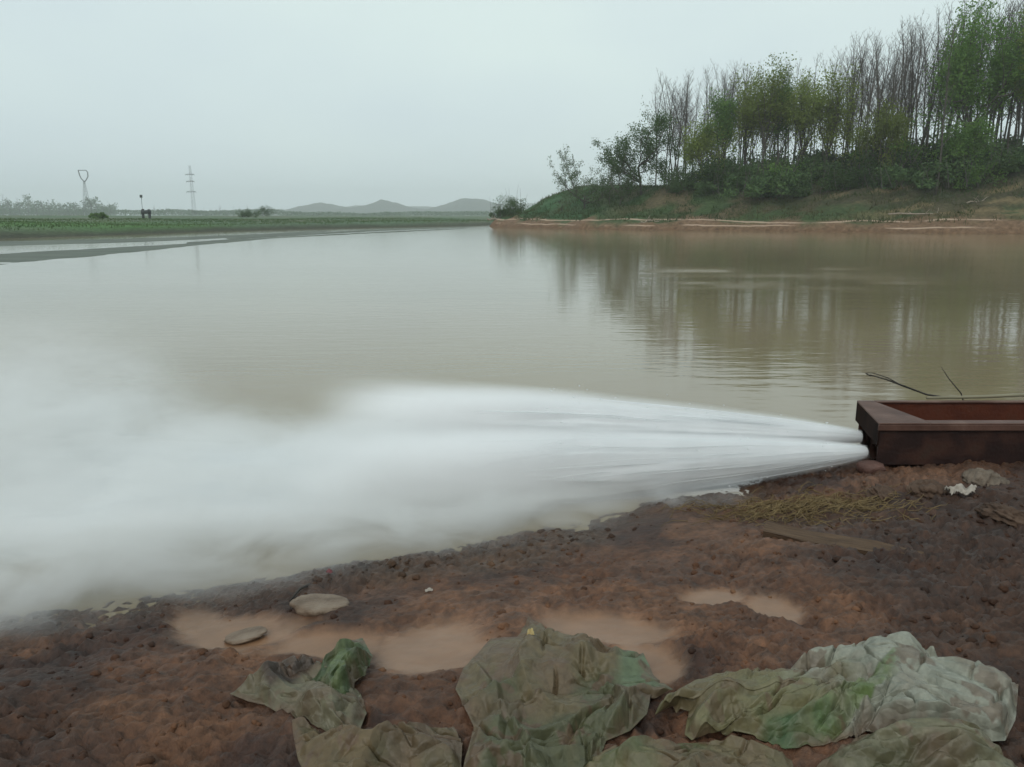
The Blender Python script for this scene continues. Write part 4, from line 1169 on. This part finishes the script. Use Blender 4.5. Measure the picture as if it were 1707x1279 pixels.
# ================================================================== THINGS ON THE MUD
def rock_mesh(name, rx, ry, rz, seed, flat=0.0, sub=4):
    bm_ = bmesh.new(); bmesh.ops.create_icosphere(bm_, subdivisions=sub, radius=1.0)
    me = bpy.data.meshes.new(name); bm_.to_mesh(me); bm_.free()
    co = np.zeros(len(me.vertices) * 3, np.float32); me.vertices.foreach_get('co', co); co = co.reshape(-1, 3).astype(float)
    d = 1 + 0.45 * fbm(co[:, 0] * 1.4 + seed, co[:, 1] * 1.4 + co[:, 2] * 1.1, seed, 4) + 0.10 * fbm(co[:, 0] * 6 + seed, co[:, 1] * 6 + co[:, 2] * 5, seed + 1, 3)
    co *= d[:, None]
    if flat: co[:, 2] = np.where(co[:, 2] > flat, flat + (co[:, 2] - flat) * 0.25, co[:, 2])
    co *= np.array([rx, ry, rz])
    me.vertices.foreach_set('co', co.astype(np.float32).ravel()); me.update()
    me.polygons.foreach_set('use_smooth', np.ones(len(me.polygons), bool))
    return me
m_stone = noise_mat('muddy_stone', [(0.3, (0.085, 0.058, 0.038)), (0.48, (0.17, 0.122, 0.085)), (0.7, (0.23, 0.178, 0.132))], scale=9, detail=8, rough=0.6, bump=0.4, bscale=60)
m_brown = noise_mat('brown_stone', [(0.3, (0.07, 0.035, 0.028)), (0.7, (0.14, 0.075, 0.058))], scale=12, detail=7, rough=0.65, bump=0.4, bscale=60)
def clod_mesh(name, rx, ry, rz, seed):
    me = rock_mesh(name, 1, 1, 1, seed, 0.0, 5)
    co = np.zeros(len(me.vertices) * 3, np.float32); me.vertices.foreach_get('co', co); co = co.reshape(-1, 3).astype(float)
    d = 1 + 0.35 * (ridged(co[:, 0] * 1.6 + seed, co[:, 1] * 1.6 + co[:, 2] * 1.4, seed + 3, 2) - 0.5) + 0.30 * (np.clip(1 - (worley(co[:, 0] * 3.2 + seed, co[:, 1] * 3.2 + co[:, 2] * 2.6, seed) * 1.3) ** 2, 0, 1) - 0.4) + 0.14 * fbm(co[:, 0] * 9, co[:, 1] * 9 + co[:, 2] * 8, seed + 6, 3)
    co = co * d[:, None] * np.array([rx, ry, rz])
    me.vertices.foreach_set('co', co.astype(np.float32).ravel()); me.update()
    return me
def put_rock(name, label, cat, X, Y, wpx, rz_, ry_, seed, mat, rot=0.0, flat=0.3, tilt=(0, 0), sink=0.25, group=None):
    p = hit(X, Y)
    sc = FPX / (p[1] * math.cos(_p) + (CAM_H - p[2]) * math.sin(_p))
    w = wpx / sc / 2
    o = link(name, clod_mesh(name, w, ry_, rz_, seed) if cat == 'clod' else rock_mesh(name, w, ry_, rz_, seed, flat), mat, None, (p[0], p[1], float(ground_z(p[0], p[1])) + rz_ * (0.5 - sink)))
    o.rotation_euler = (tilt[0], tilt[1], rot)
    return tag(o, label, cat, group)
put_rock('flat_stone', 'smooth flat tan stone in the wet silt, the larger of the two', 'stone', 533, 1020, 96, 0.052, 0.095, 3, m_stone, -0.05, 0.3, (-0.12, 0.03), 0.32)
put_rock('flat_stone', 'smaller thin tan stone tilted up from the wet silt', 'stone', 410, 1062, 74, 0.022, 0.06, 8, m_stone, 0.15, 0.25, (-0.1, -0.15), -0.2)
put_rock('brown_stone', 'dark brown rounded stone under the near outlet of the trough', 'stone', 1450, 793, 46, 0.06, 0.07, 12, m_brown, 0, 0.5, (0, 0), 0.1)
m_clodmat = noise_mat('clod_earth', [(0.3, (0.05, 0.03, 0.02)), (0.7, (0.11, 0.07, 0.048))], scale=14, detail=7, rough=0.85, bump=0.6, bscale=60)
m_greyclod = noise_mat('grey_clod', [(0.3, (0.09, 0.07, 0.052)), (0.7, (0.19, 0.15, 0.115))], scale=14, detail=7, rough=0.85, bump=0.6, bscale=60)
CL = (('grey lumpy stone beside the crumpled white scrap', 1640, 806, 60, 21), ('brown lump of earth left of the crumpled white scrap', 1545, 826, 60, 22), ('reddish clod of earth right of the yellow grass', 1470, 832, 50, 23), ('dark clod at the right edge of the mud', 1672, 870, 80, 24))
for lab, X, Y, w, sd in CL:
    put_rock('earth_clod', lab, 'clod', X, Y, w * 0.9, 0.05, 0.07, sd, m_clodmat if sd != 21 else m_greyclod, sd, 0.0, (0, 0), 0.3)

# yellow dry grass on the mud by the jets
def straw(cx, cy, n_, sx, sy, L, seed):
    r4 = np.random.default_rng(seed); tb = Tubes()
    for k in range(n_):
        px_ = cx + r4.normal() * sx; py_ = cy + r4.normal() * sy
        a_ = r4.normal(0, 0.7) + (0 if r4.random() < 0.5 else math.pi)
        Lk = L * r4.uniform(0.4, 1.3)
        pp = []
        for u in np.linspace(0, 1, 5):
            qx = px_ + math.cos(a_ + u * 0.6) * Lk * u; qy = py_ + math.sin(a_ + u * 0.6) * Lk * u * 0.7
            pp.append((qx, qy, float(ground_z(qx, qy)) + 0.006 + 0.03 * math.sin(u * 3.0) * r4.random()))
        tb.add(pp, [0.0025, 0.0025, 0.002, 0.0016, 0.0008], 3, False)
    return tb.mesh('dry_grass')
m_straw = noise_mat('dry_straw', [(0.3, (0.11, 0.075, 0.034)), (0.7, (0.22, 0.155, 0.07))], scale=20, rough=0.8)
p = hit(1345, 850)
tag(link('dry_grass', straw(p[0], p[1], 700, 0.28, 0.12, 0.16, 3), m_straw), 'matted yellow dry grass on the mud by the near jet', 'grass', kind='stuff')

# plank half sunk in the mud
m_plank = noise_mat('muddy_wood', [(0.3, (0.055, 0.032, 0.018)), (0.7, (0.115, 0.072, 0.042))], scale=4, detail=8, rough=0.75, stretch=(1.5, 18, 18), bump=0.5, bscale=10)
a_ = hit(1276, 905); b2_ = hit(1545, 932)
a_ = np.array(a_); b2_ = np.array(b2_)
d_ = b2_ - a_; L = np.linalg.norm(d_)
bm_ = bmesh.new(); bmesh.ops.create_cube(bm_, size=1.0)
bmesh.ops.scale(bm_, vec=(L, 0.10, 0.045), verts=bm_.verts)
bmesh.ops.subdivide_edges(bm_, edges=bm_.edges[:], cuts=6, use_grid_fill=True)
for v in bm_.verts:
    v.co.z += 0.006 * math.sin(v.co.x * 9) + 0.003 * math.sin(v.co.x * 31 + v.co.y * 40); v.co.y += 0.004 * math.sin(v.co.x * 14)
me = bpy.data.meshes.new('plank'); bm_.to_mesh(me); bm_.free()
o = link('plank', me, m_plank, None, tuple((a_ + b2_) / 2 + np.array([0, 0.03, 0.016])))
o.rotation_euler = (R(12), R(2.5), math.atan2(d_[1], d_[0]))
tag(o, 'dark wooden plank half sunk in the mud below the yellow grass', 'plank')

SHEETS = []
# flattened sacks and sheets: each outline lies on the mud, its folds are pressed-in creases
def sack_mat(name, rough=0.5):
    m = attr_mat(name, rough=rough, fine=34, fine_amt=0.28, bump=0.15, bdist=0.004, spec=0.4)
    n = m.node_tree.nodes; l = m.node_tree.links; b = n['Principled BSDF']
    tc = n.new('ShaderNodeTexCoord')
    rt = n.new('ShaderNodeTexVoronoi'); rt.feature = 'DISTANCE_TO_EDGE'; rt.inputs['Scale'].default_value = 11.0
    wn_ = n.new('ShaderNodeTexNoise'); wn_.inputs['Scale'].default_value = 6.0; wn_.inputs['Detail'].default_value = 4; l.new(tc.outputs['Object'], wn_.inputs['Vector'])
    ad = n.new('ShaderNodeVectorMath'); ad.operation = 'MULTIPLY_ADD'; ad.inputs[1].default_value = (0.16, 0.16, 0.16)
    l.new(wn_.outputs['Color'], ad.inputs[0]); l.new(tc.outputs['Object'], ad.inputs[2]); l.new(ad.outputs[0], rt.inputs['Vector'])
    bp0 = n.new('ShaderNodeBump'); bp0.inputs['Strength'].default_value = 0.8; bp0.inputs['Distance'].default_value = 0.02
    l.new(rt.outputs['Distance'], bp0.inputs['Height']); l.new(b.inputs['Normal'].links[0].from_socket, bp0.inputs['Normal'])
    l.new(bp0.outputs['Normal'], b.inputs['Normal'])
    return m
m_sack = sack_mat('woven_plastic')
mix3 = lambda a, b, t: np.asarray(a) * (1 - t[..., None]) + np.asarray(b) * t[..., None]

def sheet(name, label, cat, poly, cen, seed, ang, spread, n_long, n_small, mounds, colour, amp=1.0, nt=420, nr=110, mud=0.5, base=0.012):
    """poly, cen, mounds: outline, middle and bulges as they lie on the bank (photo x, y); ang: main run of the folds"""
    rs = np.random.default_rng(seed)
    P = np.array(poly, float); c = np.array(cen, float)
    e = np.r_[P, P[:1]]; seg = np.hypot(*np.diff(e, axis=0).T); cum = np.r_[0, np.cumsum(seg)] / seg.sum()
    t = np.linspace(0, 1, nt, endpoint=False)
    B = np.stack([np.interp(t, cum, e[:, 0]), np.interp(t, cum, e[:, 1])], -1)
    tt = t * 2 * math.pi
    rag = 3.0 * fbm(np.cos(tt) * 7 + seed, np.sin(tt) * 7, seed, 4)
    d = B - c; ln = np.hypot(d[:, 0], d[:, 1])[:, None]
    B = B + d / ln * rag[:, None]
    r = np.linspace(0.0, 1, nr) ** 0.8
    Q = c[None, None] + (B - c)[None] * r[:, None, None]                      # nr, nt, 2
    Xp, Yp = Q[..., 0], Q[..., 1]
    xc = (Xp - 853.5) / FPX; yc = -(Yp - 639.5) / FPX
    dy = math.cos(_p) + yc * math.sin(_p); dz_ = -math.sin(_p) + yc * math.cos(_p)
    z = np.full(Xp.shape, 0.25)
    for k in range(5):
        s_ = (z - CAM_H) / dz_; x, y = xc * s_, dy * s_
        z = base_z(x, y)[0] + 0.02
    edge = (1 - r)[:, None] * ln[:, 0][None, :] / 530.0                       # metres in from the edge
    h = np.zeros_like(x)
    L = 0.5 * (x.max() - x.min() + y.max() - y.min())
    def crease(nk, wlo, whi, llo, lhi, amp_, sp):
        out = np.zeros_like(x)
        for k in range(nk):
            i, j = int((nr - 1) * (0.06 + 0.93 * rs.random() ** 0.58)), rs.integers(0, nt)
            a_ = (ang(Xp[i, j], Yp[i, j]) if callable(ang) else ang) + rs.normal() * sp
            w = rs.uniform(wlo, whi); l_ = rs.uniform(llo, lhi) * L
            dx, dy_ = x - x[i, j], y - y[i, j]
            s1 = dx * math.cos(a_) + dy_ * math.sin(a_); s2 = -dx * math.sin(a_) + dy_ * math.cos(a_) + rs.normal() * 0.9 * s1 ** 2
            s2 = s2 + 0.012 * fbm(s1 * 9 + k, s1 * 0 + k * 1.7, seed, 2)
            steep = rs.uniform(0.15, 0.6); sg = rs.choice([-1, 1])
            pr = np.where(s2 * sg > 0, 1 - s2 * sg / w, 1 + s2 * sg / (w * steep)).clip(0)
            out = np.maximum(out, 0) * 1 + rs.choice([1, 1, 1, -0.5]) * w * amp_ * pr * np.clip(1 - (s1 / l_) ** 2, 0, 1) if False else out + rs.choice([1, 1, 1, -0.5]) * w * amp_ * pr * np.clip(1 - (s1 / l_) ** 2, 0, 1)
        return out
    h += crease(n_long, 0.03, 0.085, 0.22, 0.5, 0.60 * amp, spread)
    h += crease(n_small // 2, 0.01, 0.03, 0.06, 0.2, 0.36 * amp, spread + 0.5)
    gro = np.zeros_like(x)
    for k in range(int(n_long * 1.1)):
        i, j = int((nr - 1) * (0.06 + 0.93 * rs.random() ** 0.58)), rs.integers(0, nt)
        a_ = (ang(Xp[i, j], Yp[i, j]) if callable(ang) else ang) + rs.normal() * spread * 1.3
        w = rs.uniform(0.007, 0.013); l_ = rs.uniform(0.05, 0.17) * L
        dx, dy_ = x - x[i, j], y - y[i, j]
        s1 = dx * math.cos(a_) + dy_ * math.sin(a_); s2 = -dx * math.sin(a_) + dy_ * math.cos(a_) + rs.normal() * 1.5 * s1 ** 2 + 0.02 * fbm(s1 * 8 + k, s1 * 0 + k * 2.3, seed, 2)
        gro = np.maximum(gro, np.clip(1 - np.abs(s2) / w, 0, 1) * np.clip(1 - (s1 / l_) ** 2, 0, 1))
    for mx, my, rx, ry, hh in mounds:
        q = ((Xp - mx) / rx) ** 2 + ((Yp - my) / ry) ** 2
        h += hh * np.clip(1 - q, 0, 1) ** 0.7
    h = (np.roll(h, 1, 1) + 2 * h + np.roll(h, -1, 1)) / 4
    h = 0.11 * np.tanh(h / 0.11)
    h *= sstep(0.0, 0.035, edge)
    h = h + 0.014 * sstep(0.0, 0.03, edge) - 0.024 * gro
    g = ground_z(x, y)
    zz = np.maximum(base_z(x, y)[0] + base + 0.012 + h + 0.02 * fbm(x * 5, y * 5, seed + 2, 2), g + 0.004 + 0.2 * h.clip(0))
    zz += 0.006 * (1 - sstep(0, 0.02, edge)) * (0.5 + fbm(x * 15, y * 15, seed + 5, 2))     # lifted rim
    V = np.stack([x, y, zz], -1)
    i = np.arange(nr - 1)[:, None] * nt; j = np.arange(nt)[None, :]; k = (j + 1) % nt
    q = np.stack([i + j, i + nt + j, i + nt + k, i + k], -1).reshape(-1, 4)
    me = mesh_np(name, V.reshape(-1, 3), q)
    SHEETS.append(V.reshape(-1, 3))
    col = colour(Xp, Yp)
    mk = np.maximum(mud * sstep(-0.05, 0.2, fbm(x * 6, y * 6, 77 + seed, 4)), 0.9 * sstep(0.11, 0.17, fbm(x * 13, y * 13, 78 + seed, 4)) * min(1, mud * 1.6))
    mk = np.maximum(mk, 0.8 * (1 - sstep(0.0, 0.05, edge)) * sstep(-0.1, 0.15, fbm(x * 18, y * 18, 79, 3)))
    col = col * np.array([0.54, 0.505, 0.43])
    col = mix3(col, (0.105, 0.065, 0.041), mk)
    col_attr(me, 'albedo', col.reshape(-1, 3))
    o = link(name, me, m_sack)
    s = o.modifiers.new('thickness', 'SOLIDIFY'); s.thickness = 0.0015; s.offset = 1
    return tag(o, label, cat)

n3 = lambda X, Y, f, s: fbm(X * f, Y * f, s, 3)
sheet('olive_sack', 'flattened mud-caked olive sack in the middle of the bottom edge', 'sack',
      [(882, 1036), (905, 1050), (981, 1074), (1022, 1085), (1072, 1091), (1090, 1126), (1122, 1153), (1085, 1160), (1078, 1197), (1049, 1223), (1010, 1240), (990, 1300), (980, 1350), (800, 1350), (770, 1290), (790, 1215), (759, 1152), (773, 1118), (817, 1071), (862, 1066)],
      (930, 1180), 4, 0.5, 0.9, 26, 70, [(900, 1110, 90, 45, 0.035), (1000, 1200, 80, 50, 0.03)],
      lambda X, Y: mix3(mix3((0.20, 0.165, 0.10), (0.135, 0.145, 0.085), sstep(-0.05, 0.15, n3(X, Y, 0.012, 6))), (0.17, 0.235, 0.15), sstep(1020, 1045, X) * sstep(1165, 1150, Y)), nt=520, nr=150)
sheet('olive_tarp', 'muddy olive-brown sheet spread below the torn grey-green sack', 'sheet',
      [(487, 1218), (508, 1215), (545, 1240), (585, 1255), (625, 1253), (675, 1240), (726, 1221), (757, 1216), (772, 1240), (765, 1350), (530, 1350), (497, 1270)],
      (620, 1295), 34, 0.1, 0.45, 18, 36, [(580, 1280, 90, 40, 0.03), (700, 1260, 60, 30, 0.025)],
      lambda X, Y: mix3((0.205, 0.155, 0.088), (0.145, 0.125, 0.072), sstep(-0.1, 0.15, n3(X, Y, 0.015, 36))))
sheet('torn_sack', 'torn grey-green sack with a dark flap on the mud at the left', 'sack',
      [(384, 1159), (432, 1130), (470, 1112), (496, 1105), (512, 1116), (540, 1118), (575, 1135), (600, 1160), (612, 1192), (593, 1233), (530, 1223), (487, 1202), (440, 1178), (413, 1172)],
      (515, 1168), 14, -0.4, 0.6, 14, 30, [(495, 1130, 45, 22, 0.03), (560, 1190, 60, 35, 0.03)],
      lambda X, Y: mix3((0.22, 0.215, 0.155), (0.055, 0.038, 0.028), sstep(8, -4, np.maximum(np.abs((X - 483) * 0.45 + (Y - 1137) * 0.9) - 17, np.abs((X - 483) * 0.9 - (Y - 1137) * 0.45) - 44))), mud=0.35)
sheet('green_cloth', 'bunched green cloth in long pleats on the torn grey-green sack', 'cloth',
      [(516, 1157), (532, 1125), (561, 1102), (585, 1080), (605, 1076), (622, 1107), (609, 1136), (590, 1152), (585, 1178), (572, 1194), (545, 1186), (530, 1168)],
      (570, 1138), 24, 1.15, 0.10, 13, 6, [(565, 1140, 45, 50, 0.05)],
      lambda X, Y: mix3((0.16, 0.225, 0.105), (0.075, 0.12, 0.055), sstep(-0.1, 0.15, n3(X, Y, 0.03, 26))), amp=1.15, mud=0.12, base=0.035, nt=300)
def grey_fold(X, Y): return 0.42 if X < 1400 else float(rs_dir[int(X) % 97])
rs_dir = np.random.default_rng(2).uniform(-1.5, 1.5, 97)
def c_grey(X, Y):
    return 1.12 * c_grey0(X, Y)
def c_grey0(X, Y):
    w = n3(X, Y, 0.02, 46)
    c = mix3((0.21, 0.205, 0.115), (0.37, 0.40, 0.375), sstep(1290, 1420, X + 160 * w - 0.5 * (Y - 1150)))
    c = mix3(c, (0.25, 0.275, 0.25), sstep(0.0, 0.2, n3(X, Y, 0.045, 47)) * sstep(1380, 1450, X) * 0.7)
    ln = (Y - 1218) + 0.62 * (X - 1385)                                       # the twisted green band
    g = sstep(24, 19, np.abs(ln + 14 * w)) * sstep(1330, 1370, X) * sstep(1500, 1470, X)
    c = mix3(c, (0.15, 0.225, 0.085), g * (0.7 + 1.2 * n3(X, Y, 0.05, 48)).clip(0, 1))
    g2 = sstep(1205, 1222, Y - 0.25 * (1300 - X) * 0 + 14 * w) * sstep(1235, 1265, X) * sstep(1400, 1380, X)
    return mix3(c, (0.075, 0.145, 0.07), g2 * (0.55 + 1.6 * n3(X, Y, 0.035, 49)).clip(0, 1))
sheet('grey_sack', 'bulky crumpled pale grey-green sack at the bottom right', 'sack',
      [(1091, 1196), (1102, 1174), (1146, 1145), (1194, 1125), (1245, 1128), (1286, 1139), (1337, 1116), (1385, 1102), (1411, 1090), (1466, 1086), (1486, 1074), (1506, 1086), (1557, 1098), (1631, 1110), (1675, 1124), (1697, 1148), (1692, 1204), (1675, 1240), (1610, 1240), (1539, 1236), (1436, 1222), (1410, 1240), (1363, 1248), (1308, 1248), (1256, 1226), (1200, 1222), (1153, 1239), (1140, 1229), (1148, 1190), (1120, 1182)],
      (1440, 1170), 44, grey_fold, 0.28, 46, 120, [(1570, 1185, 130, 62, 0.075), (1340, 1185, 170, 50, 0.045), (1480, 1130, 45, 45, 0.05)], c_grey, nt=760, nr=170, mud=0.42, amp=1.15)
sheet('green_sheet', 'dull green wrinkled sheet between the olive sack and the bulky grey sack', 'sheet',
      [(965, 1290), (1000, 1262), (1060, 1246), (1150, 1243), (1230, 1236), (1290, 1252), (1320, 1270), (1335, 1350), (950, 1350)],
      (1150, 1298), 64, 0.25, 0.4, 22, 40, [(1120, 1285, 120, 30, 0.03)],
      lambda X, Y: mix3((0.155, 0.18, 0.09), (0.22, 0.19, 0.11), sstep(-0.1, 0.15, n3(X, Y, 0.02, 66))))
sheet('folded_sheet', 'folded olive-grey sheet under the lower edge of the bulky grey sack', 'sheet',
      [(1400, 1255), (1436, 1232), (1487, 1228), (1601, 1243), (1642, 1246), (1667, 1262), (1700, 1284), (1720, 1350), (1350, 1350), (1352, 1282)],
      (1530, 1290), 54, 0.0, 0.16, 46, 24, [(1540, 1270, 140, 30, 0.012)],
      lambda X, Y: mix3((0.14, 0.14, 0.085), (0.25, 0.25, 0.18), sstep(-0.1, 0.15, fbm(X * 0.008, Y * 0.06, 56, 3))), mud=0.4, amp=0.62)

# loose clods and gravel: uncountable
r3 = np.random.default_rng(31)
N = 7000
x = r3.uniform(-3.2, 4.2, N); y = 1.5 + 4.6 * r3.random(N) ** 1.2
s_ = base_z(x, y)[1]
sil = np.zeros(N)
ii = np.clip(np.searchsorted(gx, x), 0, len(gx) - 1); jj = np.clip(np.searchsorted(gy, y), 0, len(gy) - 1)
keep = (s_ > 0.02) & (r3.random(N) < (0.15 + 0.85 * roughness[ii, jj] + 0.7 * GRAV[ii, jj]) * (1 - 0.95 * SILT[ii, jj]))
cov = np.zeros(N, bool)
for P_ in SHEETS:
    for k0 in range(0, N, 400):
        sl = slice(k0, k0 + 400)
        cov[sl] |= (((x[sl, None] - P_[None, ::37, 0]) ** 2 + (y[sl, None] - P_[None, ::37, 1]) ** 2).min(1) < 0.035 ** 2)
keep &= ~cov
x, y = x[keep], y[keep]
proto = rock_mesh('c', 1, 1, 0.7, 5, 0, 2)
co_ = np.zeros(len(proto.vertices) * 3, np.float32); proto.vertices.foreach_get('co', co_); co_ = co_.reshape(-1, 3); co_ *= (1 + 0.9 * (ridged(co_[:, 0] * 2.6 + 4, co_[:, 1] * 1.9 + co_[:, 2] * 1.3, 3, 2) - 0.5))[:, None]; proto.vertices.foreach_set('co', co_.ravel())
pv_ = np.zeros(len(proto.vertices) * 3, np.float32); proto.vertices.foreach_get('co', pv_); pv_ = pv_.reshape(-1, 3)
pt_ = np.array([list(p.vertices) for p in proto.polygons])
bpy.data.meshes.remove(proto)
vs, ts, cs = [], [], []
for k in range(len(x)):
    r_ = 0.004 + 0.015 * r3.random() ** 3.5 + 0.004 * GRAV[ii[keep][k], jj[keep][k]]
    a_ = r3.uniform(0, 6.28); ca, sa = math.cos(a_), math.sin(a_)
    q = pv_ * np.array([r_ * r3.uniform(0.8, 1.7), r_ * r3.uniform(0.7, 1.2), r_ * r3.uniform(0.7, 1.1)])
    q = np.stack([q[:, 0] * ca - q[:, 1] * sa, q[:, 0] * sa + q[:, 1] * ca, q[:, 2]], -1) + np.array([x[k], y[k], 0])
    q[:, 2] += float(ground_z(x[k], y[k])) - r_ * 0.05
    vs.append(q); ts.append(pt_ + k * len(pv_))
    c_ = alb[ii[keep][k], jj[keep][k]] * r3.uniform(0.6, 1.25)
    cs.append(np.tile(c_, (len(pv_), 1)))
me = mesh_np('gravel', np.concatenate(vs), None, np.concatenate(ts))
col_attr(me, 'albedo', np.concatenate(cs))
m_clod = attr_mat('loose_earth', rough=0.8, fine=90, fine_amt=0.35, bump=0.4, bdist=0.006)
tag(link('gravel', me, m_clod), 'loose clods and gravel strewn over the mud', 'gravel', kind='stuff')


# scraps
m_white = noise_mat('white_plastic', [(0.3, (0.30, 0.26, 0.215)), (0.7, (0.52, 0.47, 0.41))], scale=30, rough=0.5, translucent=0.2)
def scrap(name, label, X, Y, w, d, mat, seed, amp=0.03):
    p = hit(X, Y)
    nx, ny = 30, 26
    u = np.linspace(-1, 1, nx)[:, None]; v = np.linspace(-1, 1, ny)[None, :]
    x = p[0] + w * u * (1 + 0.4 * fbm(u * 2 + seed + 0 * v, v * 2 + 0 * u, seed, 2)) + 0.0 * v; y = p[1] + d * v + 0.3 * w * fbm(u * 2 + 0 * v, v * 2 + seed + 0 * u, seed + 4, 2)
    z = ground_z(x, y) + 0.008 + amp * (ridged(u * 1.8 + seed + 0 * v, v * 1.8 + 0 * u, seed, 3) * (1 - 0.6 * (u ** 2 + v ** 2) / 2))
    i = np.arange(nx - 1)[:, None] * ny + np.arange(ny - 1)[None, :]
    q = np.stack([i, i + ny, i + ny + 1, i + 1], -1).reshape(-1, 4)
    fu = (u[:-1] + u[1:]) / 2; fv = (v[:, :-1] + v[:, 1:]) / 2
    k = (np.hypot(fu, fv) + 0.7 * fbm(fu * 2 + 3 + 0 * fv, fv * 2 + 0 * fu, seed, 3) < 0.9).ravel()
    o = link(name, mesh_np(name, np.stack([x, y, z], -1).reshape(-1, 3), q[k]), mat)
    s = o.modifiers.new('t', 'SOLIDIFY'); s.thickness = 0.002
    return tag(o, label, 'scrap')
scrap('plastic_scrap', 'crumpled white plastic scrap on the dark earth at the right', 1600, 832, 0.085, 0.06, m_white, 3, 0.07)
m_yel = noise_mat('yellow_plastic', [(0.3, (0.30, 0.18, 0.05)), (0.7, (0.45, 0.40, 0.20))], scale=40, rough=0.35)
m_red = noise_mat('red_plastic', [(0.3, (0.12, 0.02, 0.025)), (0.7, (0.18, 0.035, 0.04))], scale=40, rough=0.5)
scrap('plastic_scrap', 'tiny dark red scrap on the wet gravel above the flat stone', 550, 967, 0.018, 0.012, m_red, 6, 0.02)
scrap('plastic_scrap', 'tiny white scrap on the wet gravel above the olive sack', 716, 994, 0.02, 0.01, m_white, 7, 0.012)
o = scrap('plastic_scrap', 'small bright yellow-white scrap on the flattened olive sack', 884, 1096, 0.014, 0.018, m_yel, 9, 0.015)
p = hit(884, 1096); sv = SHEETS[0]; o.location.z += float(sv[np.argmin((sv[:, 0] - p[0]) ** 2 + (sv[:, 1] - p[1]) ** 2), 2]) - float(ground_z(p[0], p[1]))
tb = Tubes()
p0 = np.array(hit(484, 1014)); p1 = np.array(hit(517, 984))
tb.add([p0 + [0, 0, 0.035], (p0 + p1) / 2 + [0, 0, 0.05], p1 + [0, 0, 0.03]], [0.004, 0.006, 0.005], 6)
tag(link('twig', tb.mesh('twig'), m_stick), 'short dark twig leaning on the larger flat stone', 'twig')

# ------------------------------------------------------------------ the air
hz = Tubes(); hz.box((-3400, -80, -4), (3400, 3400, 110))
haze = link('haze', hz.mesh('haze', False), None)
tag(haze, kind='stuff')
m = bpy.data.materials.new('misty_air'); m.use_nodes = True
n = m.node_tree.nodes; l = m.node_tree.links
n.remove(n['Principled BSDF'])
pv = n.new('ShaderNodeVolumePrincipled'); l.new(pv.outputs[0], n['Material Output'].inputs['Volume'])
pv.inputs['Color'].default_value = (0.945, 0.98, 1.0, 1)
pv.inputs['Density'].default_value = 0.00042
haze.data.materials.append(m)
